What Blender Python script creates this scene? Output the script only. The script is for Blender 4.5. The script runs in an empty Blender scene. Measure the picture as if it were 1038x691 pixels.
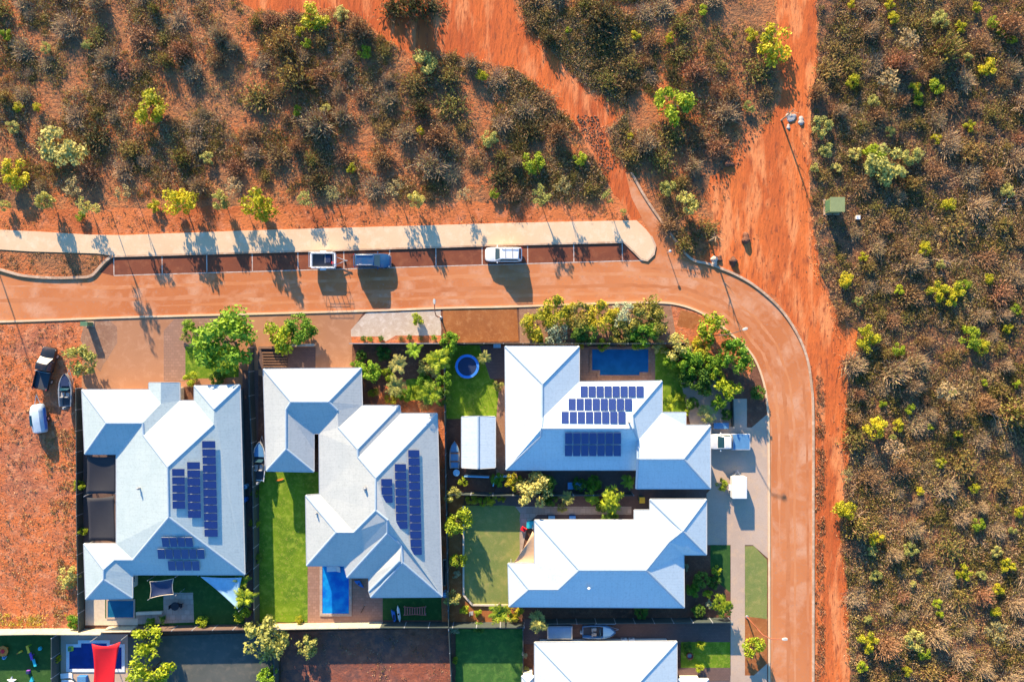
import bpy, bmesh, math, random
import numpy as np
from mathutils import Vector, Matrix
from mathutils.geometry import tessellate_polygon
random.seed(7)
SC = bpy.context.scene
COL = SC.collection
# ------------------------------------------------------------------ camera, sky, sun, exposure
H = 90.0            # drone height, metres
K = 0.13            # metres per photo pixel on the ground
CX, CY = 519.0, 345.5
cam = bpy.data.cameras.new("Camera"); cam.sensor_width = 36; cam.lens = 36*H/(1038*K)
cam.clip_start = 1; cam.clip_end = 5000
camo = bpy.data.objects.new("Camera", cam); camo.location = (0, 0, H); COL.objects.link(camo); SC.camera = camo
SUN_EL = math.radians(17.2); SUN_AZ = math.radians(-19.0)     # azimuth from +Y (photo's up), negative = to the left
sd = Vector((math.sin(SUN_AZ)*math.cos(SUN_EL), math.cos(SUN_AZ)*math.cos(SUN_EL), math.sin(SUN_EL)))
W = bpy.data.worlds.new("World"); SC.world = W; W.use_nodes = True
wn = W.node_tree; bg = wn.nodes['Background']
sky = wn.nodes.new('ShaderNodeTexSky'); sky.sky_type = 'NISHITA'; sky.sun_disc = False
sky.sun_elevation = SUN_EL; sky.sun_rotation = SUN_AZ; sky.ozone_density = 2.2; sky.dust_density = 0.4
hs = wn.nodes.new('ShaderNodeHueSaturation'); hs.inputs['Saturation'].default_value = 1.35; hs.inputs['Hue'].default_value = 0.503
wn.links.new(sky.outputs[0], hs.inputs['Color']); wn.links.new(hs.outputs[0], bg.inputs[0])
bg.inputs[1].default_value = 0.13
sl = bpy.data.lights.new("sun", 'SUN'); sl.energy = 5.0; sl.angle = math.radians(0.6); sl.color = (1.0, 0.79, 0.50)
slo = bpy.data.objects.new("sun", sl); slo.rotation_euler = (-sd).to_track_quat('-Z', 'Y').to_euler(); slo.location = (0, 0, 60)
COL.objects.link(slo)
SC.view_settings.view_transform = 'Standard'; SC.view_settings.look = 'None'
SC.view_settings.exposure = 1.52; SC.view_settings.gamma = 1
SC.render.engine = 'CYCLES'
try:
    SC.cycles.max_bounces = 5; SC.cycles.diffuse_bounces = 3; SC.cycles.transparent_max_bounces = 4
except Exception: pass

# ------------------------------------------------------------------ helpers
def P(px, py, z=0.0):
    """the point at height z that the photo shows at pixel px, py"""
    s = K*(1-z/H)
    return Vector(((px-CX)*s, (CY-py)*s, z))
def tag(o, label=None, cat=None, group=None, kind=None):
    if label: o['label'] = label
    if cat: o['category'] = cat
    if group: o['group'] = group
    if kind: o['kind'] = kind
    return o
def link(name, me, m, parent=None):
    o = bpy.data.objects.new(name, me); COL.objects.link(o)
    if m is not None:
        for q in (m if isinstance(m, (list, tuple)) else [m]):
            me.materials.append(q)
    if parent is not None: o.parent = parent
    return o
def thing(name, loc, rz=0, label=None, cat=None, group=None):
    o = bpy.data.objects.new(name, None); o.empty_display_size = 0.3; COL.objects.link(o)
    o.location = loc; o.rotation_euler = (0, 0, rz)
    return tag(o, label, cat, group)
def clone(root, loc, rz=0, scale=None, **kw):
    c = root.copy(); COL.objects.link(c); c.location = loc; c.rotation_euler = (0, 0, rz)
    if scale is not None: c.scale = scale
    for k in list(c.keys()):
        if k in ('label', 'group', 'category', 'kind'): del c[k]
    tag(c, **kw)
    for ch in list(root.children):
        d = ch.copy(); COL.objects.link(d); d.parent = c
        for g in list(ch.children):
            e = g.copy(); COL.objects.link(e); e.parent = d
    return c
class MB:
    """collects simple solids; build() links them as one mesh object"""
    def __init__(s): s.v = []; s.f = []; s.mi = []
    def add(s, vs, fs, mi=0):
        n = len(s.v); s.v += [tuple(v) for v in vs]; s.f += [tuple(i+n for i in f) for f in fs]; s.mi += [mi]*len(fs); return s
    def box(s, x0, x1, y0, y1, z0, z1, mi=0, rz=0, c=None, taper=0):
        t = taper
        vs = [(x0, y0, z0), (x1, y0, z0), (x1, y1, z0), (x0, y1, z0), (x0+t, y0+t, z1), (x1-t, y0+t, z1), (x1-t, y1-t, z1), (x0+t, y1-t, z1)]
        if rz:
            cx, cy = c or (0, 0); a, b = math.cos(rz), math.sin(rz)
            vs = [(cx+(x-cx)*a-(y-cy)*b, cy+(x-cx)*b+(y-cy)*a, z) for x, y, z in vs]
        return s.add(vs, [(0, 3, 2, 1), (4, 5, 6, 7), (0, 1, 5, 4), (1, 2, 6, 5), (2, 3, 7, 6), (3, 0, 4, 7)], mi)
    def tube(s, pts, r, n=8, mi=0, cap=True):
        pts = [Vector(p) for p in pts]; rs = r if isinstance(r, (list, tuple)) else [r]*len(pts)
        rings = []
        for i, p in enumerate(pts):
            d = (pts[min(i+1, len(pts)-1)]-pts[max(i-1, 0)])
            d = d.normalized() if d.length > 1e-9 else Vector((0, 0, 1))
            a = d.cross(Vector((0, 0, 1))); a = a.normalized() if a.length > 1e-3 else Vector((1, 0, 0)); b = d.cross(a)
            rings.append([p+(a*math.cos(2*math.pi*k/n)+b*math.sin(2*math.pi*k/n))*rs[i] for k in range(n)])
        vs = [v for rg in rings for v in rg]; fs = []
        for i in range(len(pts)-1):
            for k in range(n):
                k2 = (k+1) % n; fs.append((i*n+k, i*n+k2, (i+1)*n+k2, (i+1)*n+k))
        if cap: fs += [tuple(range(n)), tuple(range((len(pts)-1)*n, len(pts)*n))]
        return s.add(vs, fs, mi)
    def lathe(s, prof, c=(0, 0, 0), n=20, mi=0, axis='z'):
        vs = []; fs = []
        for r, z in prof:
            for k in range(n):
                a = 2*math.pi*k/n; x, y = r*math.cos(a), r*math.sin(a)
                vs.append((c[0]+x, c[1]+y, c[2]+z) if axis == 'z' else (c[0]+x, c[1]+z, c[2]+y))
        for i in range(len(prof)-1):
            for k in range(n):
                k2 = (k+1) % n; fs.append((i*n+k, i*n+k2, (i+1)*n+k2, (i+1)*n+k))
        fs += [tuple(range(n)), tuple(range((len(prof)-1)*n, len(prof)*n))]
        return s.add(vs, fs, mi)
    def loft(s, rings, mi=0, closed=True, cap=True):
        n = len(rings[0]); vs = [v for r in rings for v in r]; fs = []
        for i in range(len(rings)-1):
            for k in range(n if closed else n-1):
                k2 = (k+1) % n; fs.append((i*n+k, i*n+k2, (i+1)*n+k2, (i+1)*n+k))
        if cap: fs += [tuple(range(n)), tuple(range((len(rings)-1)*n, len(rings)*n))]
        return s.add(vs, fs, mi)
    def prism(s, pts, z0, z1, mi=0):
        """pts: 2-D outline"""
        n = len(pts)
        vs = [(p[0], p[1], z0) for p in pts]+[(p[0], p[1], z1) for p in pts]
        tris = tessellate_polygon([[Vector((p[0], p[1], 0)) for p in pts]])
        fs = [tuple(t) for t in tris]+[tuple(i+n for i in t) for t in tris]
        fs += [(i, (i+1) % n, (i+1) % n+n, i+n) for i in range(n)]
        return s.add(vs, fs, mi)
    def build(s, name, m, parent=None, smooth=False, bevel=0):
        me = bpy.data.meshes.new(name); me.from_pydata(s.v, [], s.f)
        bm = bmesh.new(); bm.from_mesh(me); bmesh.ops.recalc_face_normals(bm, faces=bm.faces)
        bm.to_mesh(me); bm.free()
        if any(s.mi): me.polygons.foreach_set('material_index', s.mi)
        if smooth:
            me.polygons.foreach_set('use_smooth', [True]*len(me.polygons))
            try: me.set_sharp_from_angle(angle=math.radians(38))
            except Exception: pass
        o = link(name, me, m, parent)
        if bevel:
            b = o.modifiers.new('bevel', 'BEVEL'); b.width = bevel; b.segments = 2; b.limit_method = 'ANGLE'
        return o
def np_mesh(name, V, F, mats, mi=None):
    """V (n,3), F (m,4) quads or (m,3)"""
    me = bpy.data.meshes.new(name); k = F.shape[1]
    me.vertices.add(len(V)); me.vertices.foreach_set('co', V.astype(np.float32).ravel())
    me.loops.add(F.size); me.loops.foreach_set('vertex_index', F.astype(np.int32).ravel())
    me.polygons.add(len(F)); me.polygons.foreach_set('loop_start', np.arange(0, F.size, k, dtype=np.int32))
    if mi is not None: me.polygons.foreach_set('material_index', mi.astype(np.int32))
    me.update(calc_edges=True)
    for q in (mats if isinstance(mats, (list, tuple)) else [mats]): me.materials.append(q)
    return me

# ------------------------------------------------------------------ materials
def new_mat(name):
    m = bpy.data.materials.new(name); m.use_nodes = True; nt = m.node_tree
    return m, nt, nt.nodes['Principled BSDF']
def mix_rgb(nt, fac, a, b, blend='MIX'):
    n = nt.nodes.new('ShaderNodeMix'); n.data_type = 'RGBA'; n.blend_type = blend
    for sock, v in ((n.inputs[0], fac), (n.inputs[6], a), (n.inputs[7], b)):
        if hasattr(v, 'links'): nt.links.new(v, sock)
        elif isinstance(v, (int, float)): sock.default_value = v
        else: sock.default_value = (*v[:3], 1)
    return n.outputs[2]
def noise(nt, vec, scale, detail=4, rough=0.55, dist=0.0):
    n = nt.nodes.new('ShaderNodeTexNoise'); n.inputs['Scale'].default_value = scale
    n.inputs['Detail'].default_value = detail; n.inputs['Roughness'].default_value = rough
    n.inputs['Distortion'].default_value = dist
    nt.links.new(vec, n.inputs['Vector']); return n.outputs['Fac']
def ramp(nt, fac, lo, hi):
    n = nt.nodes.new('ShaderNodeMapRange'); n.inputs[1].default_value = lo; n.inputs[2].default_value = hi
    nt.links.new(fac, n.inputs[0]); return n.outputs[0]
def coords(nt, kind='pos', scale=(1, 1, 1), rot=0):
    if kind == 'pos': o = nt.nodes.new('ShaderNodeNewGeometry').outputs['Position']
    elif kind == 'obj': o = nt.nodes.new('ShaderNodeTexCoord').outputs['Object']
    else: o = nt.nodes.new('ShaderNodeTexCoord').outputs['UV']
    if scale != (1, 1, 1) or rot:
        mp = nt.nodes.new('ShaderNodeMapping'); mp.inputs['Scale'].default_value = scale; mp.inputs['Rotation'].default_value = (0, 0, rot)
        nt.links.new(o, mp.inputs[0]); o = mp.outputs[0]
    return o
def bump(nt, bsdf, h, strength, dist):
    b = nt.nodes.new('ShaderNodeBump'); b.inputs['Strength'].default_value = strength; b.inputs['Distance'].default_value = dist
    nt.links.new(h, b.inputs['Height']); nt.links.new(b.outputs[0], bsdf.inputs['Normal'])
def ground_mat(name, cols, scales=(0.12, 0.9, 6), lim=((.38, .62), (.42, .6), (.4, .65)), rough=0.95, b=(0.6, 0.05), bs=5, stretch=(1, 1, 1), rot=0, kind='pos'):
    """cols: base + one colour per noise octave laid over it"""
    m, nt, p = new_mat(name); v = coords(nt, kind, stretch, rot)
    c = cols[0]
    for i, (cc, s, l) in enumerate(zip(cols[1:], scales, lim)):
        c = mix_rgb(nt, ramp(nt, noise(nt, v, s, 5, .6, .3), *l), c, cc)
    nt.links.new(c, p.inputs['Base Color']); p.inputs['Roughness'].default_value = rough
    p.inputs['Specular IOR Level'].default_value = 0.2
    if b: bump(nt, p, noise(nt, v, bs, 8, .65), *b)
    return m
def paint(name, col, rough=0.4, metal=0, spec=0.5, var=0.12, coat=0, dust=0.0):
    m, nt, p = new_mat(name); v = coords(nt, 'obj')
    dark = [c*(1-var) for c in col]
    c = mix_rgb(nt, ramp(nt, noise(nt, v, 2.5, 5), .35, .65), col, dark)
    if dust: c = mix_rgb(nt, ramp(nt, noise(nt, v, 1.3, 6), .45, .75), c, [a*(1-dust)+b*dust for a, b in zip(col, (.35, .15, .08))])
    nt.links.new(c, p.inputs['Base Color']); p.inputs['Roughness'].default_value = rough
    p.inputs['Metallic'].default_value = metal; p.inputs['Specular IOR Level'].default_value = spec
    p.inputs['Coat Weight'].default_value = coat
    return m
def leaf_mat(name, c1, c2, hv=0.03, trans=0.25, sc=1.6):
    m, nt, p = new_mat(name); v = coords(nt, 'obj')
    c = mix_rgb(nt, ramp(nt, noise(nt, v, sc, 3), .38, .62), c1, c2)
    oi = nt.nodes.new('ShaderNodeObjectInfo')
    h = nt.nodes.new('ShaderNodeHueSaturation')
    a = nt.nodes.new('ShaderNodeMapRange'); a.inputs[3].default_value = 0.5-hv; a.inputs[4].default_value = 0.5+hv
    nt.links.new(oi.outputs['Random'], a.inputs[0]); nt.links.new(a.outputs[0], h.inputs['Hue'])
    a2 = nt.nodes.new('ShaderNodeMapRange'); a2.inputs[3].default_value = 1.25; a2.inputs[4].default_value = 0.75
    nt.links.new(oi.outputs['Random'], a2.inputs[0]); nt.links.new(a2.outputs[0], h.inputs['Value'])
    nt.links.new(c, h.inputs['Color']); nt.links.new(h.outputs[0], p.inputs['Base Color'])
    p.inputs['Roughness'].default_value = 0.6; p.inputs['Specular IOR Level'].default_value = 0.25
    if trans:
        t = nt.nodes.new('ShaderNodeBsdfTranslucent'); nt.links.new(h.outputs[0], t.inputs[0])
        mx = nt.nodes.new('ShaderNodeMixShader'); mx.inputs[0].default_value = trans
        nt.links.new(p.outputs[0], mx.inputs[1]); nt.links.new(t.outputs[0], mx.inputs[2])
        nt.links.new(mx.outputs[0], nt.nodes['Material Output'].inputs[0])
    return m
def roof_mat(name, c1, c2, rib=1.0):
    m, nt, p = new_mat(name)
    uv = coords(nt, 'uv')
    sx = nt.nodes.new('ShaderNodeSeparateXYZ'); nt.links.new(uv, sx.inputs[0])
    def line(sock, period, width):
        a = nt.nodes.new('ShaderNodeMath'); a.operation = 'MULTIPLY'; a.inputs[1].default_value = 1/period; nt.links.new(sock, a.inputs[0])
        b = nt.nodes.new('ShaderNodeMath'); b.operation = 'FRACT'; nt.links.new(a.outputs[0], b.inputs[0])
        c = nt.nodes.new('ShaderNodeMath'); c.operation = 'LESS_THAN'; c.inputs[1].default_value = width/period; nt.links.new(b.outputs[0], c.inputs[0])
        return c.outputs[0]
    g = coords(nt, 'pos')
    c = mix_rgb(nt, ramp(nt, noise(nt, g, 0.5, 5), .35, .7), c1, c2)
    c = mix_rgb(nt, ramp(nt, noise(nt, g, 4, 6), .5, .85), c, [a*.8 for a in c2])
    l1 = line(sx.outputs[0], 0.78*rib, 0.06); l2 = line(sx.outputs[1], 0.95*rib, 0.05)
    mx = nt.nodes.new('ShaderNodeMath'); mx.operation = 'MAXIMUM'; nt.links.new(l1, mx.inputs[0]); nt.links.new(l2, mx.inputs[1])
    ml = nt.nodes.new('ShaderNodeMath'); ml.operation = 'MULTIPLY'; ml.inputs[1].default_value = 0.17; nt.links.new(mx.outputs[0], ml.inputs[0])
    c = mix_rgb(nt, ml.outputs[0], c, [a*.6 for a in c2])
    nt.links.new(c, p.inputs['Base Color']); p.inputs['Roughness'].default_value = 0.5
    w = nt.nodes.new('ShaderNodeTexWave'); w.inputs['Scale'].default_value = 1.6; nt.links.new(uv, w.inputs['Vector'])
    bump(nt, p, w.outputs['Fac'], 0.15, 0.02)
    return m
M = {}
SOIL = (.54, .165, .055); SOIL_D = (.34, .085, .03); SOIL_L = (.60, .215, .10)
M['soil'] = ground_mat('red_soil', [SOIL, SOIL_D, SOIL_L, (.24, .09, .05)], (0.08, .8, 5), ((.45, .65), (.5, .7), (.56, .7)), b=(.9, .12), bs=3)
M['track'] = ground_mat('track_soil', [(.62, .155, .04), (.44, .095, .028), (.68, .24, .09), (.30, .075, .03)], (0.10, .45, 2.4), ((.42, .62), (.5, .62), (.54, .66)), b=(1, .16), bs=1.6, stretch=(1, .22, 1))
M['track2'] = ground_mat('track_soil_oblique', [(.58, .135, .035), (.42, .09, .028), (.64, .22, .085), (.30, .075, .03)], (0.12, .5, 2.4), ((.42, .62), (.5, .62), (.54, .66)), b=(1, .2), bs=1.3, stretch=(1, .22, 1), rot=math.radians(-42))
M['scrubsoil'] = ground_mat('scrub_soil', [(.54, .15, .045), (.25, .12, .06), (.42, .17, .07), (.14, .08, .05), ], (.11, .7, 3.2), ((.38, .6), (.46, .6), (.5, .68)), b=(1, .25), bs=2.5)
M['scrubsoil2'] = ground_mat('scrub_litter', [(.27, .125, .06), (.11, .07, .045), (.32, .13, .06), (.06, .045, .035)], (.13, .8, 3.2), ((.38, .6), (.46, .62), (.5, .68)), b=(1, .25), bs=2.5)
M['lot'] = ground_mat('lot_soil', [(.56, .155, .05), (.38, .13, .07), (.60, .24, .12), (.24, .11, .07)], (.15, .9, 4.5), ((.45, .65), (.5, .66), (.54, .66)), b=(.9, .12), bs=3)
M['lot_shade'] = ground_mat('lot_soil_shade', [(.26, .08, .045), (.14, .07, .06), (.36, .12, .07), (.10, .06, .055)], (.2, .9, 4), ((.42, .62), (.48, .66), (.54, .68)), b=(.8, .08), bs=3)  # darker copy of the lot soil, the house's shadow put into its colour
M['road'] = ground_mat('dusty_bitumen', [(.55, .205, .082), (.46, .15, .055), (.57, .28, .16), (.42, .20, .12)], (.05, .3, 3), ((.4, .62), (.48, .66), (.55, .72)), b=(.15, .01), bs=30)
M['road_light'] = ground_mat('road_dust_light', [(.56, .235, .105), (.52, .19, .075), (.57, .26, .14)], (.05, .5), ((.4, .62), (.48, .66)), b=None)
M['road_dark'] = ground_mat('road_dust_dark', [(.48, .175, .07), (.52, .21, .10), (.44, .15, .06)], (.05, .5), ((.4, .62), (.48, .66)), b=None)
M['bay'] = ground_mat('parking_asphalt', [(.22, .065, .032), (.16, .05, .03), (.26, .09, .045), (.14, .05, .035)], (.2, 1, 9), ((.4, .65), (.5, .7), (.5, .75)), b=(.2, .01), bs=30)
M['path'] = ground_mat('footpath_concrete', [(.70, .50, .32), (.64, .44, .27), (.73, .56, .39), (.60, .41, .27)], (.1, .8, 6), ((.4, .65), (.5, .7), (.5, .8)), b=(.15, .01), bs=20)
M['kerb'] = ground_mat('kerb_concrete', [(.52, .36, .25), (.40, .24, .15), (.6, .46, .34)], (.3, 2), ((.4, .65), (.5, .7)), b=(.15, .01), bs=20)
M['drive'] = ground_mat('brown_driveway', [(.42, .205, .11), (.36, .17, .09), (.46, .24, .14), (.36, .17, .10)], (.1, .8, 8), ((.4, .65), (.5, .7), (.5, .8)), b=(.15, .01), bs=25)
M['grey'] = ground_mat('grey_driveway', [(.50, .38, .30), (.43, .32, .25), (.54, .38, .26), (.38, .28, .22)], (.12, .8, 8), ((.4, .65), (.5, .7), (.5, .8)), b=(.15, .01), bs=25)
M['pale'] = ground_mat('pale_gravel', [(.52, .43, .35), (.44, .34, .27), (.6, .52, .45), (.36, .26, .2)], (.3, 1.5, 9), ((.4, .65), (.5, .7), (.5, .75)), b=(.5, .02), bs=15)
M['mulch'] = ground_mat('brown_mulch', [(.20, .085, .05), (.13, .06, .04), (.26, .12, .07), (.10, .05, .04)], (.3, 1.5, 8), ((.4, .65), (.5, .7), (.5, .7)), b=(1, .06), bs=12)
M['orange'] = ground_mat('orange_gravel', [(.36, .13, .042), (.28, .095, .032), (.42, .18, .07), (.22, .08, .03)], (.3, 1.5, 9), ((.4, .65), (.5, .7), (.5, .75)), b=(.6, .03), bs=15)
M['gravel'] = ground_mat('brown_gravel', [(.34, .19, .125), (.25, .13, .085), (.40, .25, .17), (.18, .10, .07)], (.3, 1.5, 8), ((.4, .65), (.5, .7), (.52, .7)), b=(.8, .04), bs=12)
M['lawn'] = ground_mat('lawn_green', [(.15, .25, .012), (.09, .18, .012), (.24, .33, .03), (.34, .29, .07)], (.25, 1.2, 5), ((.4, .62), (.48, .66), (.56, .72)), b=(1, .06), bs=14)
M['lawn2'] = ground_mat('lawn_dull', [(.23, .25, .07), (.16, .21, .06), (.30, .28, .09), (.34, .27, .13)], (.2, 1.0, 7), ((.4, .65), (.5, .7), (.55, .75)), b=(1, .06), bs=14)
M['lawn_shaded'] = ground_mat('lawn_shade_green', [(.06, .16, .03), (.045, .12, .025), (.10, .21, .04), (.12, .17, .05)], (.25, 1.2, 5), ((.4, .62), (.48, .66), (.56, .72)), b=(1, .06), bs=14)  # deeper green copy of the lawn with shade put into its colour
M['paving_dark'] = ground_mat('dark_paving', [(.10, .105, .095), (.07, .08, .075), (.14, .13, .11)], (.2, 1.2), ((.4, .65), (.5, .7)), b=(.3, .02), bs=12)
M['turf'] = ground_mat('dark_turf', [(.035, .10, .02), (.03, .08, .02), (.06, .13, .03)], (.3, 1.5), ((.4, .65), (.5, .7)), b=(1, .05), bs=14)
M['white_line'] = ground_mat('line_paint', [(.55, .44, .38), (.38, .22, .15)], (1.5,), ((.45, .7),), b=None)
def paver_mat(name, c1, c2, mortar, sc, bw=.5, rh=.25):
    m, nt, p = new_mat(name); v = coords(nt, 'pos')
    b = nt.nodes.new('ShaderNodeTexBrick'); b.inputs['Scale'].default_value = sc
    for k, c in (('Color1', c1), ('Color2', c2), ('Mortar', mortar)): b.inputs[k].default_value = (*c, 1)
    b.inputs['Brick Width'].default_value = bw; b.inputs['Row Height'].default_value = rh; b.inputs['Mortar Size'].default_value = .02
    nt.links.new(v, b.inputs['Vector'])
    c = mix_rgb(nt, ramp(nt, noise(nt, v, 1.2, 5), .4, .7), b.outputs['Color'], [x*.75 for x in c1])
    nt.links.new(c, p.inputs['Base Color']); p.inputs['Roughness'].default_value = .9
    return m
M['paver'] = paver_mat('brown_pavers', (.36, .20, .14), (.28, .15, .10), (.18, .10, .07), 1.2, .6, .45)
M['deck'] = paver_mat('dark_brown_pavers', (.17, .10, .085), (.13, .08, .07), (.07, .05, .04), 1.5, .5, .3)
M['stone'] = paver_mat('crazy_stone', (.48, .37, .30), (.34, .25, .2), (.2, .15, .12), .9, .7, .6)
M['roofA'] = roof_mat('white_sheet_roof_cool', (.435, .51, .52), (.39, .47, .485))
M['roofB'] = roof_mat('white_sheet_roof_warm', (.47, .485, .47), (.425, .445, .435))
M['roofC'] = roof_mat('white_sheet_roof_bright', (.56, .64, .68), (.52, .605, .65))
M['cap'] = paint('ridge_metal', (.34, .43, .52), .45, var=.1)
M['gutter'] = paint('gutter_metal', (.52, .52, .52), .45)
M['wall'] = paint('rendered_wall', (.62, .55, .46), .9, spec=.2)
M['wall2'] = paint('pale_wall', (.66, .63, .58), .9, spec=.2)
M['glass'] = paint('dark_glass', (.02, .035, .05), .06, spec=.8, var=0)
M['frame'] = paint('white_frame', (.7, .7, .7), .5)
M['door'] = paint('garage_door', (.45, .43, .4), .5)
def panel_mat():
    m, nt, p = new_mat('solar_cells'); v = coords(nt, 'uv')
    b = nt.nodes.new('ShaderNodeTexBrick'); b.offset = 0; b.inputs['Scale'].default_value = 6
    b.inputs['Color1'].default_value = (.012, .03, .15, 1); b.inputs['Color2'].default_value = (.016, .036, .17, 1); b.inputs['Mortar'].default_value = (.03, .06, .22, 1)
    b.inputs['Brick Width'].default_value = .5; b.inputs['Row Height'].default_value = .5; b.inputs['Mortar Size'].default_value = .015
    nt.links.new(v, b.inputs['Vector']); nt.links.new(b.outputs['Color'], p.inputs['Base Color'])
    p.inputs['Roughness'].default_value = .3; p.inputs['Specular IOR Level'].default_value = .8
    return m
M['panel'] = panel_mat()
M['alu'] = paint('aluminium', (.6, .62, .65), .4, metal=.6)
M['fence_dark'] = paint('dark_green_sheet', (.05, .065, .06), .6)
M['fence_cream'] = paint('cream_sheet', (.55, .47, .33), .6, var=.2)
M['fence_brown'] = paint('brown_sheet', (.13, .085, .07), .6)
M['steel'] = paint('galvanised', (.45, .47, .5), .4, metal=.5)
M['trunk'] = ground_mat('bark', [(.16, .11, .08), (.09, .065, .05), (.24, .19, .15)], (2, 8), ((.4, .6), (.5, .7)), kind='obj', b=(.6, .03), bs=12)
M['twig'] = ground_mat('grey_twig', [(.46, .31, .19), (.30, .195, .12), (.54, .40, .26)], (1, 5), ((.4, .6), (.5, .7)), kind='obj', b=None)
M['twig_b'] = ground_mat('brown_twig', [(.34, .19, .10), (.24, .13, .075), (.44, .28, .16)], (1, 5), ((.4, .6), (.5, .7)), kind='obj', b=None)
M['leaf_olive'] = leaf_mat('leaf_olive', (.22, .18, .04), (.33, .25, .06))
M['leaf_grey'] = leaf_mat('leaf_greygreen', (.34, .27, .12), (.42, .32, .15))
M['leaf_brown'] = leaf_mat('leaf_drybrown', (.30, .155, .065), (.40, .24, .11))
M['leaf_straw'] = leaf_mat('leaf_straw', (.50, .34, .13), (.58, .43, .19), .01)
M['leaf_dark'] = leaf_mat('leaf_dark', (.075, .075, .022), (.14, .11, .035))
M['leaf_yellow'] = leaf_mat('leaf_yellow', (.54, .47, .02), (.36, .36, .025), .012)
M['leaf_lime'] = leaf_mat('leaf_lime', (.36, .42, .02), (.22, .31, .025), .012)
M['leaf_pale'] = leaf_mat('leaf_pale', (.47, .44, .12), (.36, .35, .09), .015)
M['leaf_green'] = leaf_mat('leaf_green', (.14, .29, .02), (.26, .40, .03), .015)
M['leaf_deep'] = leaf_mat('leaf_deep', (.07, .16, .02), (.16, .25, .03), .015)
M['leaf_gold'] = leaf_mat('leaf_gold', (.46, .40, .02), (.27, .29, .025), .015)
M['leaf_silver'] = leaf_mat('leaf_silver', (.46, .50, .32), (.34, .40, .22), .01)
M['leaf_bronze'] = leaf_mat('leaf_bronze', (.32, .27, .045), (.19, .20, .035), .015)
def water_mat(name, c1, c2):
    m, nt, p = new_mat(name); v = coords(nt, 'pos')
    c = mix_rgb(nt, ramp(nt, noise(nt, v, .8, 5), .38, .64), c1, c2)
    nt.links.new(c, p.inputs['Base Color']); p.inputs['Roughness'].default_value = .08
    bump(nt, p, noise(nt, v, 2.2, 4), .12, .05)
    return m
M['water'] = water_mat('pool_water', (.006, .08, .22), (.01, .11, .28))
M['water_navy'] = water_mat('pool_water_navy', (.008, .02, .16), (.01, .03, .22))
M['water_shade'] = water_mat('pool_water_shade', (.01, .10, .20), (.015, .13, .25))
M['water_teal'] = water_mat('pool_water_teal', (.005, .12, .50), (.01, .28, .62))
for nm, c, r in (('white', (.78, .78, .78), .3), ('bluecar', (.02, .08, .19), .25), ('black', (.015, .016, .018), .35), ('tyre', (.02, .02, .02), .8),
                 ('red', (.75, .01, .02), .6), ('redlamp', (.5, .02, .02), .3), ('navy', (.015, .03, .09), .6), ('blue', (.02, .16, .5), .5), ('teal', (.03, .5, .6), .5), ('skyblue', (.25, .5, .7), .5),
                 ('orange_p', (.75, .2, .02), .5), ('yellow_p', (.8, .45, .02), .5), ('greenbox', (.10, .20, .10), .6), ('greencab', (.24, .28, .12), .6), ('lime_p', (.4, .6, .05), .5), ('purple', (.2, .05, .4), .5),
                 ('whitestone', (.7, .66, .62), .8), ('boatcope', (.7, .74, .8), .7), ('wood2', (.22, .11, .06), .8), ('sail_black', (.022, .022, .03), .8), ('sail_tan', (.68, .42, .24), .8), ('sail_white', (.55, .68, .76), .7), ('cream', (.6, .5, .38), .6), ('grey_p', (.3, .31, .33), .5), ('rust', (.28, .08, .04), .7), ('wood', (.25, .13, .08), .8), ('boatblue', (.10, .25, .45), .4), ('interior', (.05, .055, .07), .7), ('bone', (.38, .36, .34), .5), ('lamp', (.5, .5, .48), .4)):
    M[nm] = paint(nm+'_finish', c, r, coat=.4 if nm in ('white', 'bluecar', 'black') else 0, dust=.15 if nm in ('white', 'bluecar', 'black') else 0)
# ================================================================== THE SETTING
def dens(pts, step=6, jit=0.0, seed=1):
    """pixel outline -> denser outline with natural jitter (pixels)"""
    r = random.Random(seed); out = []
    n = len(pts)
    for i in range(n):
        a, b = pts[i], pts[(i+1) % n]; L = math.hypot(b[0]-a[0], b[1]-a[1]); k = max(1, int(L/step))
        for j in range(k):
            t = j/k; x = a[0]+(b[0]-a[0])*t; y = a[1]+(b[1]-a[1])*t
            if jit and -25 < x < 1063 and -25 < y < 716: x += r.uniform(-jit, jit); y += r.uniform(-jit, jit)
            out.append((x, y))
    return out
ZI = [0]; YARD = False
def sheet(name, pts, z, m, jit=0, step=6, seed=1, kind='structure', thick=None, parent=None):
    if jit: pts = dens(pts, step, jit, seed)
    if YARD: ZI[0] += 1; z = .014+.0016*ZI[0]
    w = [P(x, y) for x, y in pts]
    mb = MB()
    if thick: mb.prism([(p.x, p.y) for p in w], z-thick, z)
    else:
        tr = tessellate_polygon([[Vector((p.x, p.y, 0)) for p in w]])
        mb.add([(p.x, p.y, z) for p in w], [tuple(t) for t in tr])
    o = mb.build(name, M[m] if isinstance(m, str) else m, parent)
    if thick is None:
        me = o.data
        if sum(pl.normal.z*pl.area for pl in me.polygons) < 0: me.flip_normals()
    if kind: o['kind'] = kind
    return o
def strip(name, pts, w, z0, z1, m, kind='structure', parent=None):
    """kerb: a raised band along a pixel polyline, w metres wide"""
    c = [P(x, y) for x, y in pts]; L = []; R = []
    for i, p in enumerate(c):
        d = (c[min(i+1, len(c)-1)]-c[max(i-1, 0)]); d.z = 0; d.normalize(); n = Vector((-d.y, d.x, 0))
        L.append(p+n*w/2); R.append(p-n*w/2)
    mb = MB(); rings = [[(l.x, l.y, z0), (l.x, l.y, z1), (r.x, r.y, z1), (r.x, r.y, z0)] for l, r in zip(L, R)]
    mb.loft(rings)
    o = mb.build(name, M[m], parent)
    if kind: o['kind'] = kind
    return o
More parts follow.
